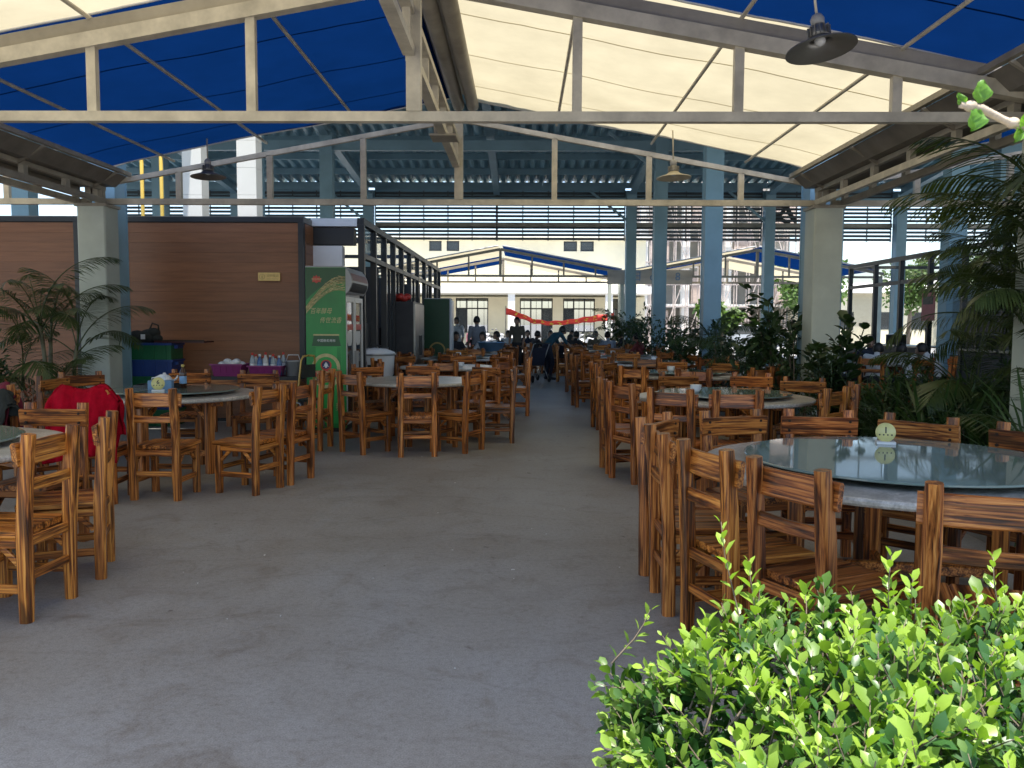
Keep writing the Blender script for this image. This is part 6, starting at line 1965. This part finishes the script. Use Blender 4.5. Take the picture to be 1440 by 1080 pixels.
# scooters parked in the sun beyond the hall
def scooter(x, y, rz, m, label):
    t = thing("parked_scooter", label, "scooter", (x, y, 0), rz, "scooters parked beyond the hall")
    for yy in (-.6, .6):
        mb = MB(); mb.lathe([(.12, -.05), (.2, -.055), (.235, -.02), (.235, .02), (.2, .055), (.12, .05), (.12, -.05)], 22); w = mb.build("wheel", BLACK, t, (0, yy, .235)); w.rotation_euler = (0, PI / 2, 0)
        mb = MB(); mb.lathe([(0, -.03), (.125, -.03), (.125, .03), (0, .03)], 16); mb.build("rim", STAIN, w)
    mb = MB(); mb.stick([(0, -.75, .62), (0, -.3, .68), (0, .05, .40), (0, .35, .38), (0, .52, .75), (0, .45, .98)], .30, .22, (1, 0, 0), .05); mb.build("body", m, t)
    mb = MB(); mb.stick([(0, -.72, .78), (0, -.3, .82), (0, -.02, .76)], .26, .1, (1, 0, 0), .03); mb.build("saddle", BLACK, t)
    mb = MB(); mb.tube([(-.34, .36, 1.02), (0, .46, 1.0), (.34, .36, 1.02)], .016, 8); mb.build("handlebar", BLACK, t)
    mb = MB(); mb.ell((0, .56, .92), (.09, .05, .07)); mb.build("headlight", WHITE, t)
    for s in (-1, 1):
        mb = MB(); mb.tube([(s * .2, .42, 1.0), (s * .26, .42, 1.16)], .007, 6); mb.ell((s * .28, .42, 1.2), (.06, .015, .04)); mb.build("mirror", STAIN, t)
PINK = mat_plain("pink_scooter_paint", (.5, .14, .18), .3)
for i, (x, y, rz, m, c) in enumerate(((-2.6, 42, .3, PINK, "pink scooter at the left of the parked row"), (-1.7, 42.4, .25, WHITE, "white scooter second in the parked row"), (-.9, 42.1, .4, WHITE, "white scooter beside the banner pole"), (1.9, 43, .2, STAIN, "silver scooter under the banner"), (3.3, 43, .5, WHITE, "white scooter right of the banner middle"), (-3.5, 42.3, .1, WHITE, "white scooter behind the dark green cooler"))):
    scooter(x, y, rz, m, c)
# parked car glimpsed above the plants
ca = thing("parked_car", "pale blue-grey car glimpsed above the dark shrubs, under the scaffolding", "car", (12.0, 45.0, 0), R(80))
sec = [(-2.1, .55, .78, .72), (-2.0, .35, .92, .78), (-1.2, .3, .98, .82), (0, .28, .98, .84), (1.1, .3, .95, .82), (1.9, .35, .86, .76), (2.12, .5, .7, .66)]
mb = MB(); vs = []
for (y, z0, z1, w) in sec:
    vs += [(-w, y, z0), (-w, y, (z0 + z1) / 2), (-w * .93, y, z1), (w * .93, y, z1), (w, y, (z0 + z1) / 2), (w, y, z0)]
fs = [(i * 6 + k, i * 6 + (k + 1) % 6, (i + 1) * 6 + (k + 1) % 6, (i + 1) * 6 + k) for i in range(6) for k in range(6)] + [tuple(range(5, -1, -1)), tuple(36 + k for k in range(6))]
mb.add(vs, fs); cp = mat_plain("pale_car_paint", (.42, .46, .52), .25, .2, .04, 2); mb.build("body", cp, ca)
mb = MB(); mb.add([(-.74, -1.5, .97), (.74, -1.5, .97), (.74, 1.1, .97), (-.74, 1.1, .97), (-.6, -.85, 1.42), (.6, -.85, 1.42), (.6, .45, 1.42), (-.6, .45, 1.42)], [(0, 1, 5, 4), (1, 2, 6, 5), (2, 3, 7, 6), (3, 0, 4, 7)]); mb.build("windows", PANE_D, ca)
mb = MB(); mb.stick([(0, -.9, 1.435), (0, -.2, 1.46), (0, .5, 1.43)], 1.24, .04, (0, 0, 1), .01); mb.build("roof", cp, ca)
for x in (-.78, .78):
    for y in (-1.3, 1.3):
        mb = MB(); mb.lathe([(0, -.1), (.2, -.1), (.31, -.09), (.33, 0), (.31, .09), (.2, .1), (0, .1)], 22); w = mb.build("wheel", BLACK, ca, (x, y, .33)); w.rotation_euler = (0, PI / 2, 0)
for x in (-.55, .55):
    mb = MB(); mb.ell((x, 2.05, .7), (.16, .06, .08)); mb.build("headlight", WHITE, ca)
# specks on the floor
rnd = random.Random(17)
mb = MB()
for i in range(34):
    x, y = rnd.uniform(-2.6, .9), rnd.uniform(2.7, 10) 
    a = rnd.uniform(0, 3); L = rnd.uniform(.003, .008) * (1 if rnd.random() < .85 else 1.6)
    c, s_ = math.cos(a), math.sin(a)
    q = [(-L, -L * .4, 0), (L, -L * .5, 0), (L * .7, L * .5, .001), (-L * .8, L * .4, .001), (0, 0, .004)]
    mb.add([(x + u * c - v * s_, y + u * s_ + v * c, .002 + w) for u, v, w in q], [(0, 1, 4), (1, 2, 4), (2, 3, 4), (3, 0, 4)], 0 if rnd.random() < .6 else 1)
o = mb.build("floor_litter", [PLASTW, BARK]); o["kind"] = "stuff"
tag(o, "tiny scraps and leaf bits scattered over the concrete floor", "litter")
